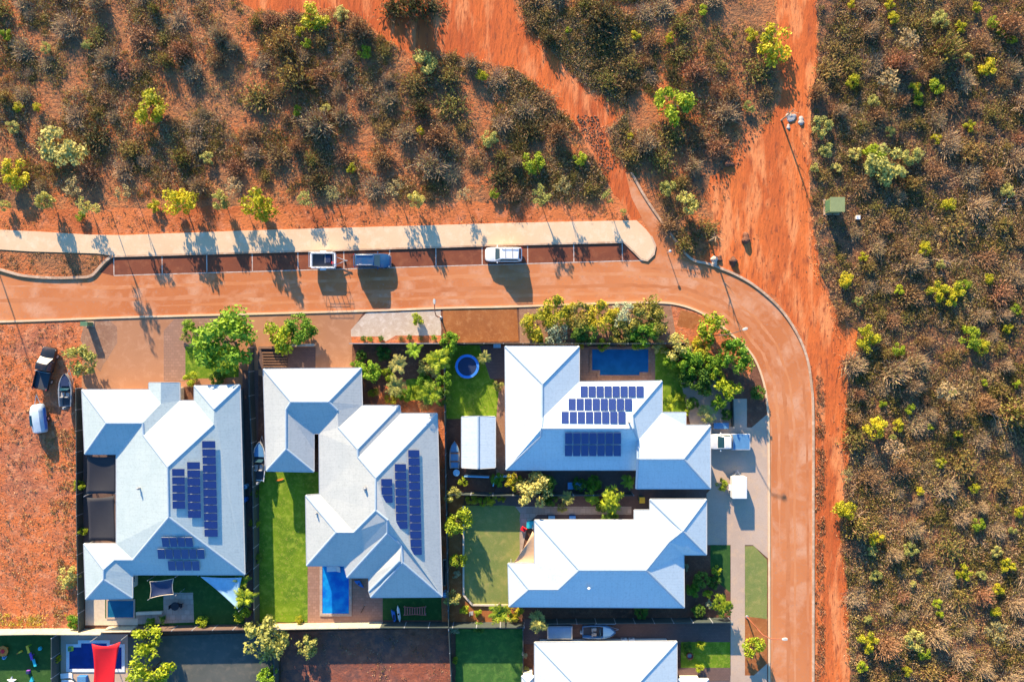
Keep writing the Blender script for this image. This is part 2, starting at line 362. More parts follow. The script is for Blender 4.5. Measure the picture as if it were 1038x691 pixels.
def smooth(pts, n=4):
    """Catmull-Rom through pixel points"""
    out = []
    for i in range(len(pts)-1):
        p0 = pts[max(i-1, 0)]; p1 = pts[i]; p2 = pts[i+1]; p3 = pts[min(i+2, len(pts)-1)]
        for j in range(n):
            t = j/n
            out.append(tuple(0.5*((2*p1[k])+(-p0[k]+p2[k])*t+(2*p0[k]-5*p1[k]+4*p2[k]-p3[k])*t*t+(-p0[k]+3*p1[k]-3*p2[k]+p3[k])*t**3) for k in (0, 1)))
    out.append(pts[-1]); return out
mb = MB(); mb.add([(-900, -900, 0), (900, -900, 0), (900, 900, 0), (-900, 900, 0)], [(0, 1, 2, 3)])
tag(mb.build('ground', M['soil']), kind='structure')

NW = [(-200, -150), (235, -150), (235, -2), (262, 12), (300, 14), (345, 10), (359, 15), (377, 28), (395, 43), (414, 54), (447, 54), (468, 60), (520, 69), (541, 84), (559, 105), (582, 126), (595, 147), (606, 168), (612, 180), (622, 204), (-200, 214)]
MID = [(522, -150), (522, -2), (536, 24), (549, 40), (572, 66), (598, 89), (629, 105), (634, 113), (626, 124), (613, 131), (623, 156), (634, 166), (655, 203), (681, 238), (700, 258), (713, 261), (722, 246), (720, 232), (726, 216), (716, 198), (722, 182), (740, 168), (742, 150), (764, 134), (782, 126), (790, 100), (787, 60), (786, 0), (786, -150)]
EAST = [(1400, -150), (1400, 900), (861, 900), (861, 691), (859, 600), (851, 520), (862, 460), (858, 420), (858, 395), (864, 378), (867, 360), (868, 337), (856, 324), (841, 305), (831, 280), (828, 256), (822, 220), (820, 180), (821, 125), (824, 100), (828, 60), (828, 0), (828, -150)]
sheet('scrub_ground_northwest', NW, .004, 'scrubsoil', jit=2.5, seed=2)
sheet('scrub_ground_between_tracks', MID, .004, 'scrubsoil', jit=2.5, seed=3)
sheet('scrub_ground_east', EAST, .004, 'scrubsoil2', jit=3, seed=4)
# darker litter band near the middle of the north-west scrub is part of the same noise; tracks:
TRK_A = [(235, -150), (235, -1), (262, 11), (300, 13), (345, 8), (359, 14), (377, 27), (395, 42), (414, 53), (447, 53), (468, 59), (520, 68), (541, 83), (559, 104), (582, 125), (595, 146), (606, 167), (612, 180), (640, 222), (668, 222), (655, 200), (634, 166), (621, 154), (611, 130), (624, 122), (632, 114), (629, 107), (598, 91), (572, 68), (549, 42), (536, 26), (520, 0), (520, -150)]
sheet('dirt_track_north', TRK_A, .008, 'track2', jit=1.6, step=5, seed=5)
TRK_B = [(787, -150), (787, 0), (789, 60), (791, 100), (780, 125), (762, 132), (740, 148), (738, 166), (720, 180), (714, 198), (724, 216), (718, 232), (720, 246), (712, 262), (730, 274), (760, 285), (784, 300), (803, 322), (815, 345), (823, 385), (826, 430), (826, 900), (861, 900), (861, 691), (859, 600), (851, 520), (862, 460), (858, 420), (858, 395), (864, 378), (867, 360), (868, 337), (856, 324), (841, 305), (831, 280), (828, 256), (822, 220), (820, 180), (821, 125), (824, 100), (828, 60), (828, 0), (828, -150)]
sheet('dirt_track_east', TRK_B, .008, 'track', jit=1.8, step=5, seed=6)
# ---- road
KERB_OUT = smooth([(640, 175), (655, 202), (681, 239), (700, 262), (720, 268), (747, 279), (768, 292), (790, 312), (806, 335), (817, 360), (822, 388), (824, 425), (824, 560), (824, 900)])
KERB_IN = smooth([(-200, 331), (0, 326), (112, 322), (182, 320), (260, 318), (369, 315), (453, 312), (520, 310.6), (619, 307), (666, 306.5), (689, 309), (710, 316.5), (728, 328), (745, 342), (762, 359), (772, 381), (777, 405), (779, 441), (779.5, 560), (779.5, 900)])
ROAD_N = [(-200, 268), (0, 274), (12, 278), (25, 281), (50, 283), (93, 281), (101, 273), (112, 262), (114.6, 260), (260, 256), (400, 252), (520, 248), (632, 246), (641, 254), (650, 263), (657, 265), (663, 260), (664, 246), (659, 238), (640, 200), (634, 175)]
sheet('road', ROAD_N+KERB_OUT[:]+KERB_IN[::-1], .012, 'road')
def road_pt(t, u):
    """pixel on the road: t along, u across (0 outer .. 1 inner)"""
    A = [(-60, 276), (110, 281), (300, 275), (500, 269), (640, 267), (700, 271), (745, 284), (780, 308), (804, 342), (818, 385), (822, 430), (823, 560), (823, 760)]
    B = [(-60, 328), (110, 322), (300, 317), (500, 311), (640, 307), (690, 309), (718, 322), (744, 343), (763, 365), (773, 390), (778, 430), (779, 560), (779, 760)]
    i = min(len(A)-2, int(t)); f = t-i; L_ = lambda S, k: S[i][k]*(1-f)+S[i+1][k]*f
    return (L_(A, 0)*(1-u)+L_(B, 0)*u, L_(A, 1)*(1-u)+L_(B, 1)*u)
rr_ = random.Random(9)
for nm, m, u0, u1, t0, t1 in (('dust_band', 'road_light', .20, .30, .3, 6.5), ('dust_band', 'road_dark', .50, .60, 0, 12), ('dust_band', 'road_light', .70, .78, 1.2, 11), ('dust_band', 'road_dark', .06, .12, 4, 12), ('dust_band', 'road_light', .90, .97, 3, 12), ('dust_band', 'road_light', .36, .42, 6, 12)):
    n_ = int((t1-t0)*14); a_ = []; b_ = []
    for k in range(n_+1):
        t = t0+(t1-t0)*k/n_; e = min(1, k/6, (n_-k)/6); mid = (u0+u1)/2; a_.append(road_pt(t, mid+(u0-mid)*e*rr_.uniform(.5, 1.25))); b_.append(road_pt(t, mid+(u1-mid)*e*rr_.uniform(.5, 1.25)))
    ZB = globals().get('ZB', .0130)+.0005
    sheet(nm, a_+b_[::-1], ZB, m)
sheet('parking_bays', [(101, 276), (112, 263), (114.6, 260.4), (260, 256.4), (400, 252.4), (520, 248.6), (632, 246.6), (648, 262), (648, 264.3), (632, 264.8), (520, 267.8), (400, 270.9), (260, 275), (115, 279.5)], .016, 'bay')
mb = MB()
def line_px(mb, x0, y0, x1, y1, w, z):
    a, b = P(x0, y0), P(x1, y1); d = (b-a).normalized(); n = Vector((-d.y, d.x, 0))*w/2
    mb.add([(q.x, q.y, z) for q in (a-n, b-n, b+n, a+n)], [(0, 1, 2, 3)])
fx = [115.4, 164.3, 209.6, 255.7, 302, 348.5, 395, 441.8, 488.6, 534.8, 581.5, 630.7]
def back(x): return 260.6-(x-115)*(14.2/516)
def front(x): return 279.3-(x-115)*(14.8/516)
for x in fx: line_px(mb, x, back(x)+.4, x+.2, front(x)-.6, .13, .0225)
for a, b in zip(fx, fx[1:]): line_px(mb, a, front(a), b, front(b), .12, .0205)
line_px(mb, fx[-1], front(fx[-1]), 652, 264.2, .12, .0205)
tag(mb.build('parking_lines', M['white_line']), kind='structure')
# ---- footpath and verge slabs
FP_N = [(-200, 225), (0, 233), (42, 235), (91, 238), (125, 238.5), (260, 233.5), (400, 229.5), (520, 226), (619, 224), (645, 223.5), (655, 233), (661, 241), (663.5, 249), (662, 257), (656, 263.5), (650, 262)]
FP_S = [(641, 253), (632, 245), (520, 247.6), (400, 251.4), (260, 255.4), (114.6, 259.4), (99, 257), (31, 255), (0, 253), (-200, 246)]
sheet('footpath', FP_N+FP_S, .13, 'path', thick=.16)
strip('kerb_parking', [(114, 260), (260, 256), (400, 252), (520, 248.2), (632, 245.6), (641, 254), (650, 263), (656, 264.3), (662.5, 258), (664.2, 249), (660, 239.5)], .22, 0, .145, 'kerb')
strip('kerb_build_out', [(-200, 266), (-20, 271)]+smooth([(0, 273), (12, 276.5), (25, 279.5), (50, 281.5), (80, 281.2), (93, 279.5), (101, 271.5), (108, 264), (114, 260)]), .34, 0, .2, 'kerb')
strip('kerb_outer', KERB_OUT, .30, 0, .16, 'kerb')
strip('kerb_inner', KERB_IN, .26, 0, .11, 'path')
sheet('verge_bank', [(-200, 246), (0, 253), (31, 255), (99, 257), (113, 259.5), (107, 264), (100, 271), (92, 279), (50, 281), (25, 279), (0, 272), (-200, 265)], .05, 'scrubsoil', jit=0)
# ---- estate: everything inside the road
EST = KERB_IN[:]+[(779.5, 900), (-200, 900)]
YARD = True
sheet('estate_ground', EST, .012, 'mulch')
sheet('vacant_lot', [(-200, 331), (0, 327), (84, 324), (84, 393), (82, 636), (-200, 645)], .018, 'lot')
sheet('driveway_west', [(84, 324), (112, 322.8), (182, 321), (262, 319), (262, 392), (186, 392), (150, 396), (83, 396), (83, 380)], .020, 'drive')
sheet('driveway_middle', [(262, 319), (369, 316), (358, 333), (358, 348), (366, 412), (262, 380)], .020, 'drive')
sheet('verge_gravel_west', [(86, 325), (110, 324), (118, 331), (119, 347), (110, 362), (101, 377), (90, 360), (82, 345)], .026, 'gravel', jit=.8)
sheet('verge_pavers', [(178, 322), (215, 321), (240, 321), (240, 351), (188, 351), (188, 386), (166, 386), (166, 335)], .026, 'paver')
sheet('garden_lawn_front', [(188, 351), (242, 351), (242, 382), (188, 384)], .030, 'lawn')
sheet('pale_verge', [(356, 334), (371, 317), (447, 314.6), (447, 340), (401, 340), (391, 346), (383, 341), (356, 341)], .026, 'pale', jit=.5)
sheet('verge_planting_strip', [(356, 341), (383, 341), (391, 346), (401, 340), (447, 340), (449, 348), (357, 348)], .024, 'lot')
sheet('orange_verge', [(449, 313), (524, 311), (526, 346), (450, 347)], .026, 'orange', jit=.5)
sheet('hedge_bed', [(526, 311), (680, 307), (692, 330), (690, 352), (560, 350), (527, 348)], .026, 'gravel')
sheet('corner_verge', [(680, 309), (710, 318), (745, 345), (762, 362), (760, 385), (700, 350), (686, 345)], .026, 'lot')
sheet('corner_bed', [(690, 314), (702, 317), (712, 322), (703, 334), (686, 330)], .030, 'orange')
sheet('corner_mulch', [(757, 392), (770, 385), (775, 405), (777, 420), (762, 434), (757, 434)], .034, 'mulch')
sheet('side_path', [(741, 404), (757, 404), (757, 434), (741, 434)], .036, 'grey')
sheet('driveway_east', [(720, 433), (762, 433), (777, 420), (779, 430), (779, 566), (763, 552), (716, 552), (716, 500), (720, 496)], .030, 'grey')
sheet('footpath_east', [(740.5, 552), (755, 552), (755, 690), (755, 760), (740.5, 760)], .032, 'grey')
sheet('verge_lawn_east', [(755, 553), (764, 553), (777.5, 567), (777.5, 627), (755, 624)], .034, 'lawn2', jit=.3)
sheet('verge_mulch_east', [(755, 624), (777.5, 627), (777.5, 672), (764, 684), (755, 684)], .030, 'orange')
sheet('driveway_far_east', [(718, 684), (740, 684), (764, 684), (777.5, 672), (778, 760), (718, 760)], .026, 'grey')
# yards
sheet('lawn_middle_house', [(263, 478), (324, 478), (324, 500), (312, 502), (312, 630), (263, 630)], .030, 'lawn', jit=.35)
sheet('pool_paving', [(312, 572), (388, 572), (388, 632), (312, 632)], .034, 'paver')
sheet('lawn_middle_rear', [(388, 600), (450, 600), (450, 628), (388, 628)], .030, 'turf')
sheet('path_between_west', [(246, 375), (262, 375), (262, 632), (246, 632)], .024, 'deck')
sheet('steps_ground', [(262, 352), (320, 352), (320, 374), (262, 374)], .030, 'deck')
sheet('planted_bed_middle', [(357, 350), (452, 350), (452, 430), (366, 420), (357, 372)], .024, 'mulch')
sheet('bed_patch_red', [(396, 382), (450, 392), (452, 425), (380, 412)], .030, 'lot', jit=1)
sheet('bed_patch_lawn', [(412, 384), (436, 384), (436, 406), (414, 406)], .036, 'lawn', jit=1)
sheet('lawn_trampoline', [(452, 350), (494, 350), (496, 378), (508, 395), (508, 424), (452, 424)], .030, 'lawn', jit=.5)
sheet('spa_paving', [(486, 350), (512, 350), (512, 384), (497, 384), (493, 372)], .036, 'deck')
sheet('shed_side_path', [(506, 390), (512, 388), (512, 480), (503, 480), (503, 424)], .036, 'gravel')
sheet('narrow_red_path', [(444, 418), (451, 418), (454, 632), (448, 632)], .034, 'lot')
sheet('pool_deck', [(588, 352), (664, 352), (664, 388), (588, 388)], .030, 'paver')
sheet('lawn_pool_side', [(664, 352), (676, 352), (690, 372), (700, 398), (700, 420), (671, 418), (671, 388), (664, 386)], .034, 'lawn')
sheet('garden_paving', [(690, 386), (728, 386), (741, 404), (741, 434), (700, 432)], .030, 'grey')
sheet('side_deck', [(512, 476), (716, 476), (716, 530), (500, 530), (500, 500)], .026, 'deck')
sheet('stepping_path', [(500, 513), (640, 513), (640, 521), (545, 521), (535, 530), (527, 570), (521, 570), (526, 525)], .034, 'stone')
sheet('lawn_east_house', [(470, 512), (522, 512), (527, 520), (527, 570), (516, 572), (516, 612), (478, 612), (470, 604)], .036, 'lawn2', jit=.4)
sheet('bed_strip_east_house', [(455, 500), (470, 500), (470, 604), (478, 612), (516, 613), (530, 632), (455, 632)], .032, 'orange')
sheet('front_garden_east', [(693, 562), (740, 562), (740, 625), (693, 625)], .030, 'mulch')
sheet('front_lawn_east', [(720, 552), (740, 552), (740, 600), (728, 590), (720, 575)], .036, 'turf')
sheet('service_lane', [(530, 627), (740, 627), (740, 652), (530, 652)], .030, 'deck')
sheet('front_lawn_south', [(690, 650), (740, 650), (740, 676), (690, 676)], .036, 'lawn')
sheet('front_paving_south', [(686, 676), (740, 676), (740, 690), (686, 690)], .036, 'deck')
sheet('lawn_south', [(462, 637), (530, 637), (530, 760), (462, 760)], .034, 'lawn_shaded', jit=.4)
sheet('bare_lot_south', [(285, 640), (456, 636), (458, 760), (285, 760)], .024, 'lot_shade')
sheet('paving_south_west', [(128, 645), (282, 640), (282, 760), (128, 760)], .024, 'paving_dark')
sheet('play_lawn', [(-200, 645), (62, 642), (62, 760), (-200, 760)], .034, 'turf')
sheet('pool_paving_south', [(62, 642), (130, 642), (130, 760), (62, 760)], .038, 'grey')
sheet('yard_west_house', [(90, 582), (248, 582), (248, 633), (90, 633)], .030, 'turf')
sheet('patio_stone', [(166, 600), (196, 600), (197, 630), (138, 632), (138, 620), (166, 619)], .038, 'stone')
sheet('side_paving_west', [(87, 606), (107, 606), (107, 626), (140, 626), (140, 633), (87, 633)], .038, 'cream')
sheet('carport_paving', [(85, 460), (120, 460), (120, 552), (85, 552)], .034, 'deck')

YARD = False
# ================================================================== HOUSES
EAVE = 2.8; PITCH = 0.375
def newell(pts):
    n = Vector((0, 0, 0))
    for i in range(len(pts)):
        a, b = pts[i], pts[(i+1) % len(pts)]
        n.x += (a.y-b.y)*(a.z+b.z); n.y += (a.z-b.z)*(a.x+b.x); n.z += (a.x-b.x)*(a.y+b.y)
    return n.normalized()
def solve(px, py, spec, eave):
    if spec == 'e': return P(px, py, eave)
    if isinstance(spec, (int, float)): return P(px, py, spec)
    z = eave; s0 = K*(1-eave/H)
    for _ in range(12):
        p = P(px, py, z); ds = []
        for c in spec:
            v = float(c[1:])
            ds.append(abs(p.x-(v-CX)*s0) if c[0] == 'x' else abs(p.y-(CY-v)*s0))
        z = eave+PITCH*sum(ds)/len(ds)
    return P(px, py, z)
def house(name, label, cat, V, faces, roofm, wallm, eave=EAVE, inset=.75, panels=(), outline=None):
    pts = {k: solve(*v, eave) for k, v in V.items()}
    allp = list(pts.values()); c = sum(allp, Vector())/len(allp); c.z = 0
    root = thing(name, c, 0, label, cat)
    L = {k: p-c for k, p in pts.items()}
    # roof mesh with per-face uv (u along eave, v up the slope)
    me = bpy.data.meshes.new('roof'); keys = list(L); idx = {k: i for i, k in enumerate(keys)}
    fl = []; nf = []
    for f in faces:
        ps = [L[k] for k in f]; n = newell(ps)
        if n.z < 0: f = f[::-1]; n = -n
        tr = tessellate_polygon([[Vector((L[k].x, L[k].y, 0)) for k in f]])
        for t in tr:
            tt = [f[i] for i in t]
            if newell([L[k] for k in tt]).z < 0: tt = tt[::-1]
            fl.append([idx[k] for k in tt]); nf.append(n)
    me.from_pydata([tuple(L[k]) for k in keys], [], fl)
    uvl = me.uv_layers.new(name='UVMap')
    for pl, n in zip(me.polygons, nf):
        h = Vector((n.x, n.y, 0)); h = h.normalized() if h.length > 1e-4 else Vector((0, 1, 0))
        u = Vector((-h.y, h.x, 0)); v = n.cross(u).normalized()
        for li in pl.loop_indices:
            q = me.vertices[me.loops[li].vertex_index].co+c; uvl.data[li].uv = (q.dot(u), q.dot(v))
    roof = link('roof', me, M[roofm], root)
    # outline of the whole roof -> fascia, soffit, walls
    cnt = {}
    for f in faces:
        ps = [L[k] for k in f]
        if newell(ps).z < 0: f = f[::-1]
        for a, b in zip(f, f[1:]+f[:1]): cnt[(a, b)] = 1
    bd = {a: b for (a, b) in cnt if (b, a) not in cnt}
    loops = []
    left = dict(bd)
    while left:
        s = next(iter(left)); lp = [s]; nx = left.pop(s)
        while nx != s and nx in left: lp.append(nx); nx = left.pop(nx)
        loops.append(lp)
    loop = outline or max(loops, key=len)
    if sum(L[loop[i]].x*L[loop[(i+1) % len(loop)]].y-L[loop[(i+1) % len(loop)]].x*L[loop[i]].y for i in range(len(loop))) < 0: loop = loop[::-1]
    fb = MB()
    for i, k in enumerate(loop):
        a, b = L[k], L[loop[(i+1) % len(loop)]]
        if (a-b).length < .05: continue
        d = (b-a); d.z = 0; 
        if d.length < .05: continue
        d.normalize(); n = Vector((d.y, -d.x, 0))
        o_ = n*.09; 
        fb.add([(a+o_)-Vector((0, 0, .16)), (b+o_)-Vector((0, 0, .16)), (b+o_)+Vector((0, 0, .012)), (a+o_)+Vector((0, 0, .012)), a-Vector((0, 0, .16)), b-Vector((0, 0, .16)), b-Vector((0, 0, .012)), a-Vector((0, 0, .012))],
               [(0, 1, 2, 3), (4, 7, 6, 5), (0, 4, 5, 1), (3, 2, 6, 7), (0, 3, 7, 4), (1, 5, 6, 2)])
    fb.build('gutter', M['gutter'], root)
    # soffit + walls
    bm = bmesh.new(); vs = [bm.verts.new((L[k].x, L[k].y, eave-.17)) for k in loop]
    f = bm.faces.new(vs); bm.normal_update()
    if f.normal.z < 0: f.normal_flip()
    sm = bpy.data.meshes.new('soffit')
    bm2 = bm.copy(); bmesh.ops.triangulate(bm2, faces=bm2.faces); bm2.to_mesh(sm); bm2.free(); link('soffit', sm, M['frame'], root)
    bm.free()
    base = []
    for k in loop:                       # drop doubled and collinear corners
        q = Vector((L[k].x, L[k].y, 0))
        if not base or (q-base[-1]).length > .3: base.append(q)
    ok = True
    while ok and len(base) > 4:
        ok = False
        for i in range(len(base)):
            u = (base[i]-base[i-1]).normalized(); v = (base[(i+1) % len(base)]-base[i]).normalized()
            if abs(u.cross(v).z) < .12: base.pop(i); ok = True; break
    ring = []
    for i in range(len(base)):
        u = (base[i]-base[i-1]).normalized(); v = (base[(i+1) % len(base)]-base[i]).normalized()
        n1 = Vector((-u.y, u.x, 0)); n2 = Vector((-v.y, v.x, 0)); ring.append(base[i]+(n1+n2)*inset/max(.6, 1+n1.dot(n2)))
    wm = MB(); n = len(ring)
    wm.add([(v.x, v.y, 0) for v in ring]+[(v.x, v.y, eave-.18) for v in ring], [(i, (i+1) % n, (i+1) % n+n, i+n) for i in range(n)])
    wall = wm.build('wall', M[wallm], root)
    # windows: spaced along each long wall; garage door where asked
    wlist = []
    for i in range(n):
        a, b = ring[i], ring[(i+1) % n]; d = b-a; d.z = 0; ln = d.length
        if ln < 2.2: continue
        d.normalize(); nn = Vector((d.y, -d.x, 0))
        k = max(1, int(ln/4.0))
        for j in range(k):
            wlist.append((a+d*ln*(j+.5)/k, d, nn))
    for (q, d, nn) in wlist[:22]:
        wd = .75; 
        w = MB(); z0, z1 = .95, 2.1
        for (s0_, s1_, a0, a1) in ((-wd-.06, wd+.06, z0-.06, z0), (-wd-.06, wd+.06, z1, z1+.06), (-wd-.06, -wd, z0, z1), (wd, wd+.06, z0, z1), (-.03, .03, z0, z1)):
            p0 = q+d*s0_; p1 = q+d*s1_
            vs_ = []
            for zz in (a0, a1):
                for pp, off in ((p0, -.02), (p1, -.02), (p1, .06), (p0, .06)):
                    w_ = pp+nn*off; vs_.append((w_.x, w_.y, zz))
            w.add(vs_, [(0, 1, 2, 3), (4, 7, 6, 5), (0, 4, 5, 1), (1, 5, 6, 2), (2, 6, 7, 3), (3, 7, 4, 0)])
        wf = w.build('window', M['frame'], root)
        g = MB(); g.add([tuple(q+d*s+nn*.025+Vector((0, 0, zz-q.z))) for s, zz in ((-wd, z0), (wd, z0), (wd, z1), (-wd, z1))], [(0, 1, 2, 3)])
        g.build('pane', M['glass'], wf)
    # ridge and hip caps
    ef = {}
    for f in faces:
        for a, b in zip(f, f[1:]+f[:1]): ef.setdefault(frozenset((a, b)), []).append(f)
    for e, fs in ef.items():
        if len(fs) != 2: continue
        a, b = [L[k] for k in e]
        if (a-b).length < .8: continue
        n1, n2 = newell([L[k] for k in fs[0]]), newell([L[k] for k in fs[1]])
        if n1.z < 0: n1 = -n1
        if n2.z < 0: n2 = -n2
        c1 = sum([L[k] for k in fs[0]], Vector())/len(fs[0]); c2 = sum([L[k] for k in fs[1]], Vector())/len(fs[1])
        if (c2-c1).dot(n1) > -.05: continue
        d = (b-a).normalized(); up = (n1+n2).normalized(); s = d.cross(up).normalized()
        if abs(s.dot(n1)) < .05: continue
        w_ = .17; sl1 = math.tan(math.asin(min(.9, abs(s.dot(n1)))))
        cp = MB(); rings = []
        for q in (a, b):
            rings.append([q+s*w_-up*(w_*sl1-.02), q+s*.05+up*.075, q-s*.05+up*.075, q-s*w_-up*(w_*sl1-.02)])
        cp.loft(rings); cp.build('ridge_cap', M['cap'], roof)
    for (plane, rects, lift) in panels:
        a, b, d3 = [pts[k] for k in plane]; n = newell([a, b, d3]); n = -n if n.z < 0 else n
        for q in rects:
            w = []
            for (x, y) in q:
                g = P(x, y, 0); o = Vector((0, 0, H)); d = g-o; t = (a+n*lift-o).dot(n)/d.dot(n); w.append(o+d*t-c)
            t_ = n*.045
            mb = MB(); mb.add([x-t_ for x in w]+w, [(0, 1, 2, 3), (4, 7, 6, 5), (0, 4, 5, 1), (1, 5, 6, 2), (2, 6, 7, 3), (3, 7, 4, 0)])
            po = mb.build('solar_panel', [M['panel'], M['alu']], root)
            uvl = po.data.uv_layers.new(name='UVMap')
            for pl in po.data.polygons:
                for li, uvv in zip(pl.loop_indices, ((0, 0), (1, 0), (1, 1), (0, 1))): uvl.data[li].uv = uvv
                if pl.index == 0 or pl.index >= 2: pl.material_index = 1
                if abs(pl.normal.dot(n)) > .9 and pl.center.dot(n) > (w[0]-t_*.5).dot(n)-1e-4: pl.material_index = 0
    return root
def grid(x0, x1, y0, y1, nx, ny, gap=.7, skew=0, skewx=0):
    """pixel rectangles for a panel array; skew = drift in x from top to bottom"""
    out = []
    for j in range(ny):
        for i in range(nx):
            xa = x0+(x1-x0)*i/nx+gap/2; xb = x0+(x1-x0)*(i+1)/nx-gap/2
            ya = y0+(y1-y0)*j/ny+gap/2; yb = y0+(y1-y0)*(j+1)/ny-gap/2
            sk = lambda y: skew*(y-y0)/max(1, (y1-y0))
            out.append([(xa+sk(ya), ya), (xb+sk(ya), ya), (xb+sk(yb), yb), (xa+sk(yb), yb)])
    return out
V1 = dict(A=(83, 395, 'e'), B=(151, 395, 'e'), B2=(151, 388, 'e'), G=(163, 388, ['x151', 'x182']), C=(182, 388, 'e'), C2=(182, 406, 'e'),
          R1=(108, 428.5, ['x83', 'y395']), R2=(144.5, 428.5, ['y395']), G2=(163, 409, ['x151', 'x182', 'y395']), Vv=(145.5, 441, ['y406']),
          P1=(170, 473, ['y406', 'x118', 'x245']), P2=(171, 524, ['x118', 'x247', 'y582']), D=(197, 391, 'e'), E=(243, 390, 'e'), D2=(197, 406, 'e'),
          Q1=(217, 414.5, ['x197', 'y391', 'x243']), Q2=(216.5, 430, ['x243', 'y406']), F=(248, 582, 'e'),
          S1=(118, 551, 'e'), S0=(118, 460, 'e'), A2=(86, 460, 'e'), J=(85, 551, 'e'), Kk=(105, 577, ['x85', 'y551']), L=(116, 567, ['y551', 'x134']), Mm=(135, 567, ['y551', 'y582']),
          K2=(105, 587, ['x86', 'y607']), N=(134, 582, 'e'), N2=(134, 606, 'e'), O=(87, 607, 'e'))
F1 = [['A', 'R1', 'A2'], ['A', 'B', 'G2', 'R2', 'R1'], ['B', 'B2', 'G', 'G2'], ['R1', 'R2', 'S0', 'A2'], ['G', 'C', 'C2', 'Vv', 'R2', 'G2'],
      ['C2', 'D2', 'Q2', 'P1', 'Vv'], ['S0', 'R2', 'Vv', 'P1', 'P2', 'Mm', 'S1'], ['D', 'Q1', 'Q2', 'D2'], ['D', 'E', 'Q1'], ['E', 'F', 'P2', 'P1', 'Q2', 'Q1'],
      ['Mm', 'P2', 'F', 'N', 'L'], ['J', 'S1', 'Mm', 'L', 'Kk'], ['Kk', 'L', 'N', 'N2', 'K2'], ['J', 'Kk', 'K2', 'O'], ['K2', 'N2', 'O']]
pE = [('E', 'F', 'P2'), grid(174, 187.5, 474.6, 515.7, 1, 5, .8, .6)+grid(189.2, 203, 467.7, 525, 1, 7, .8, 1.2)+grid(204.4, 218.6, 446.4, 544, 1, 12, .8, 2.6), .22]
pS = [('P2', 'F', 'N'), grid(163, 195, 544, 554.3, 4, 1, .8, 1.5)+grid(159, 207, 556, 566.5, 6, 1, .8, 1)+grid(169.5, 202, 568, 578.3, 4, 1, .8, 1), .2]
house('house', 'west house with white hipped roof and solar panels beside the vacant red lot', 'house', V1, F1, 'roofA', 'wall', panels=[pE, pS])
V2 = dict(a=(267, 374, 'e'), b=(366, 373, 'e'), r1=(295, 407, ['x267', 'y374']), r2=(333, 407, ['x366', 'y374']), w1=(290, 415, ['x269', 'x318']), w2=(290, 455, ['x269', 'x318']),
          c=(270, 477, 'e'), d=(318, 478, 'e'), d2=(318, 455, 'e'), t1=(318, 439, 3.0), t2=(323.5, 439, 3.0), r3=(342, 416, ['x366']), m=(343, 433, ['x366', 'y411']),
          v=(367, 411, 'e'), n1=(405, 411, 'e'), p=(362.5, 455, ['y411', 'x324']), n1b=(406, 419, 'e'), p2=(363, 463, ['y419', 'x324']), n2=(443, 419, 'e'),
          q=(381, 484, ['y419', 'x324']), q2=(381, 517, ['x324', 'x444']), y0=(393, 527, ['x445', 'x324']), y1=(393, 540, ['x445']), z2=(407, 552, ['x446']), z1=(408, 570, ['x446', 'y605']),
          k=(448, 604.5, 'e'), u=(324, 501, 'e'), s1=(359, 539, ['x324']), s2=(341, 539, ['x310', 'y502']), j=(310, 502, 'e'), g=(311, 573, 'e'),
          h=(349, 573, 'e'), h2=(352, 585, 'e'), i=(374, 585, 'e'), l1=(374, 599, 'e'), z3=(405, 568, ['x446', 'y605']), l=(376, 605, 'e'))
F2 = [['a', 'r1', 'w1', 'w2', 'c'], ['a', 'b', 'r2', 'r1'], ['b', 'v', 'm', 'r3', 'r2'], ['w1', 'r1', 'r2', 'r3', 't2', 't1', 'd2'], ['w1', 'w2', 'd', 'd2'], ['w2', 'd', 'c'],
      ['v', 'n1', 'p', 'm'], ['n1', 'n1b', 'p2', 'p'], ['n1b', 'n2', 'q', 'p2'], ['n2', 'k', 'z1', 'z2', 'y1', 'y0', 'q2', 'q'],
      ['t2', 'r3', 'm', 'p', 'p2', 'q', 'q2', 's1', 'u'], ['j', 'u', 's1', 's2'], ['j', 's2', 'g'], ['s2', 's1', 'q2', 'y0', 'h', 'g'], ['y0', 'y1', 'h2', 'h'], ['y1', 'z2', 'i', 'h2'],
      ['z2', 'z1', 'z3', 'l1', 'i'], ['z3', 'z1', 'l', 'l1'], ['z1', 'k', 'l']]
pE2 = [('n2', 'k', 'q2'), grid(385.9, 398, 484.7, 509.6, 1, 3, .8, .5)+grid(399.7, 412, 469.7, 536, 1, 8, .8, 1.6)+grid(413.3, 425.5, 455.5, 562.3, 1, 13, .8, 2.6), .22]
house('house', 'middle house with stepped cream white hipped roof beside the bright lawn and small pool', 'house', V2, F2, 'roofB', 'wall2', panels=[pE2])
V3 = dict(a=(512, 351, 'e'), b=(587, 351, 'e'), c=(587, 387, 'e'), a2=(513, 476, 'e'), r=(550, 389, ['x512', 'x587', 'y351']), v=(550, 423, ['x512', 'x587']), n=(549, 434, ['y387', 'y476']), w=(548, 442, ['x512', 'y476']),
          g=(671, 386, 'e'), gE=(671, 418, 'e'), h1=(641, 421, ['x671', 'y387']), h2=(642, 434, ['y387', 'y476']), h3=(647, 446, ['x671', 'y418']), f1=(695, 418, 'e'), f2=(695, 431, 'e'), f3=(720, 431, 'e'),
          k1=(693, 465, ['y431', 'x720', 'y495']), k0=(647, 465, ['y431', 'y495']), f4=(720, 495, 'e'), f5=(645.5, 495, 'e'), s=(646, 476, 'e'))
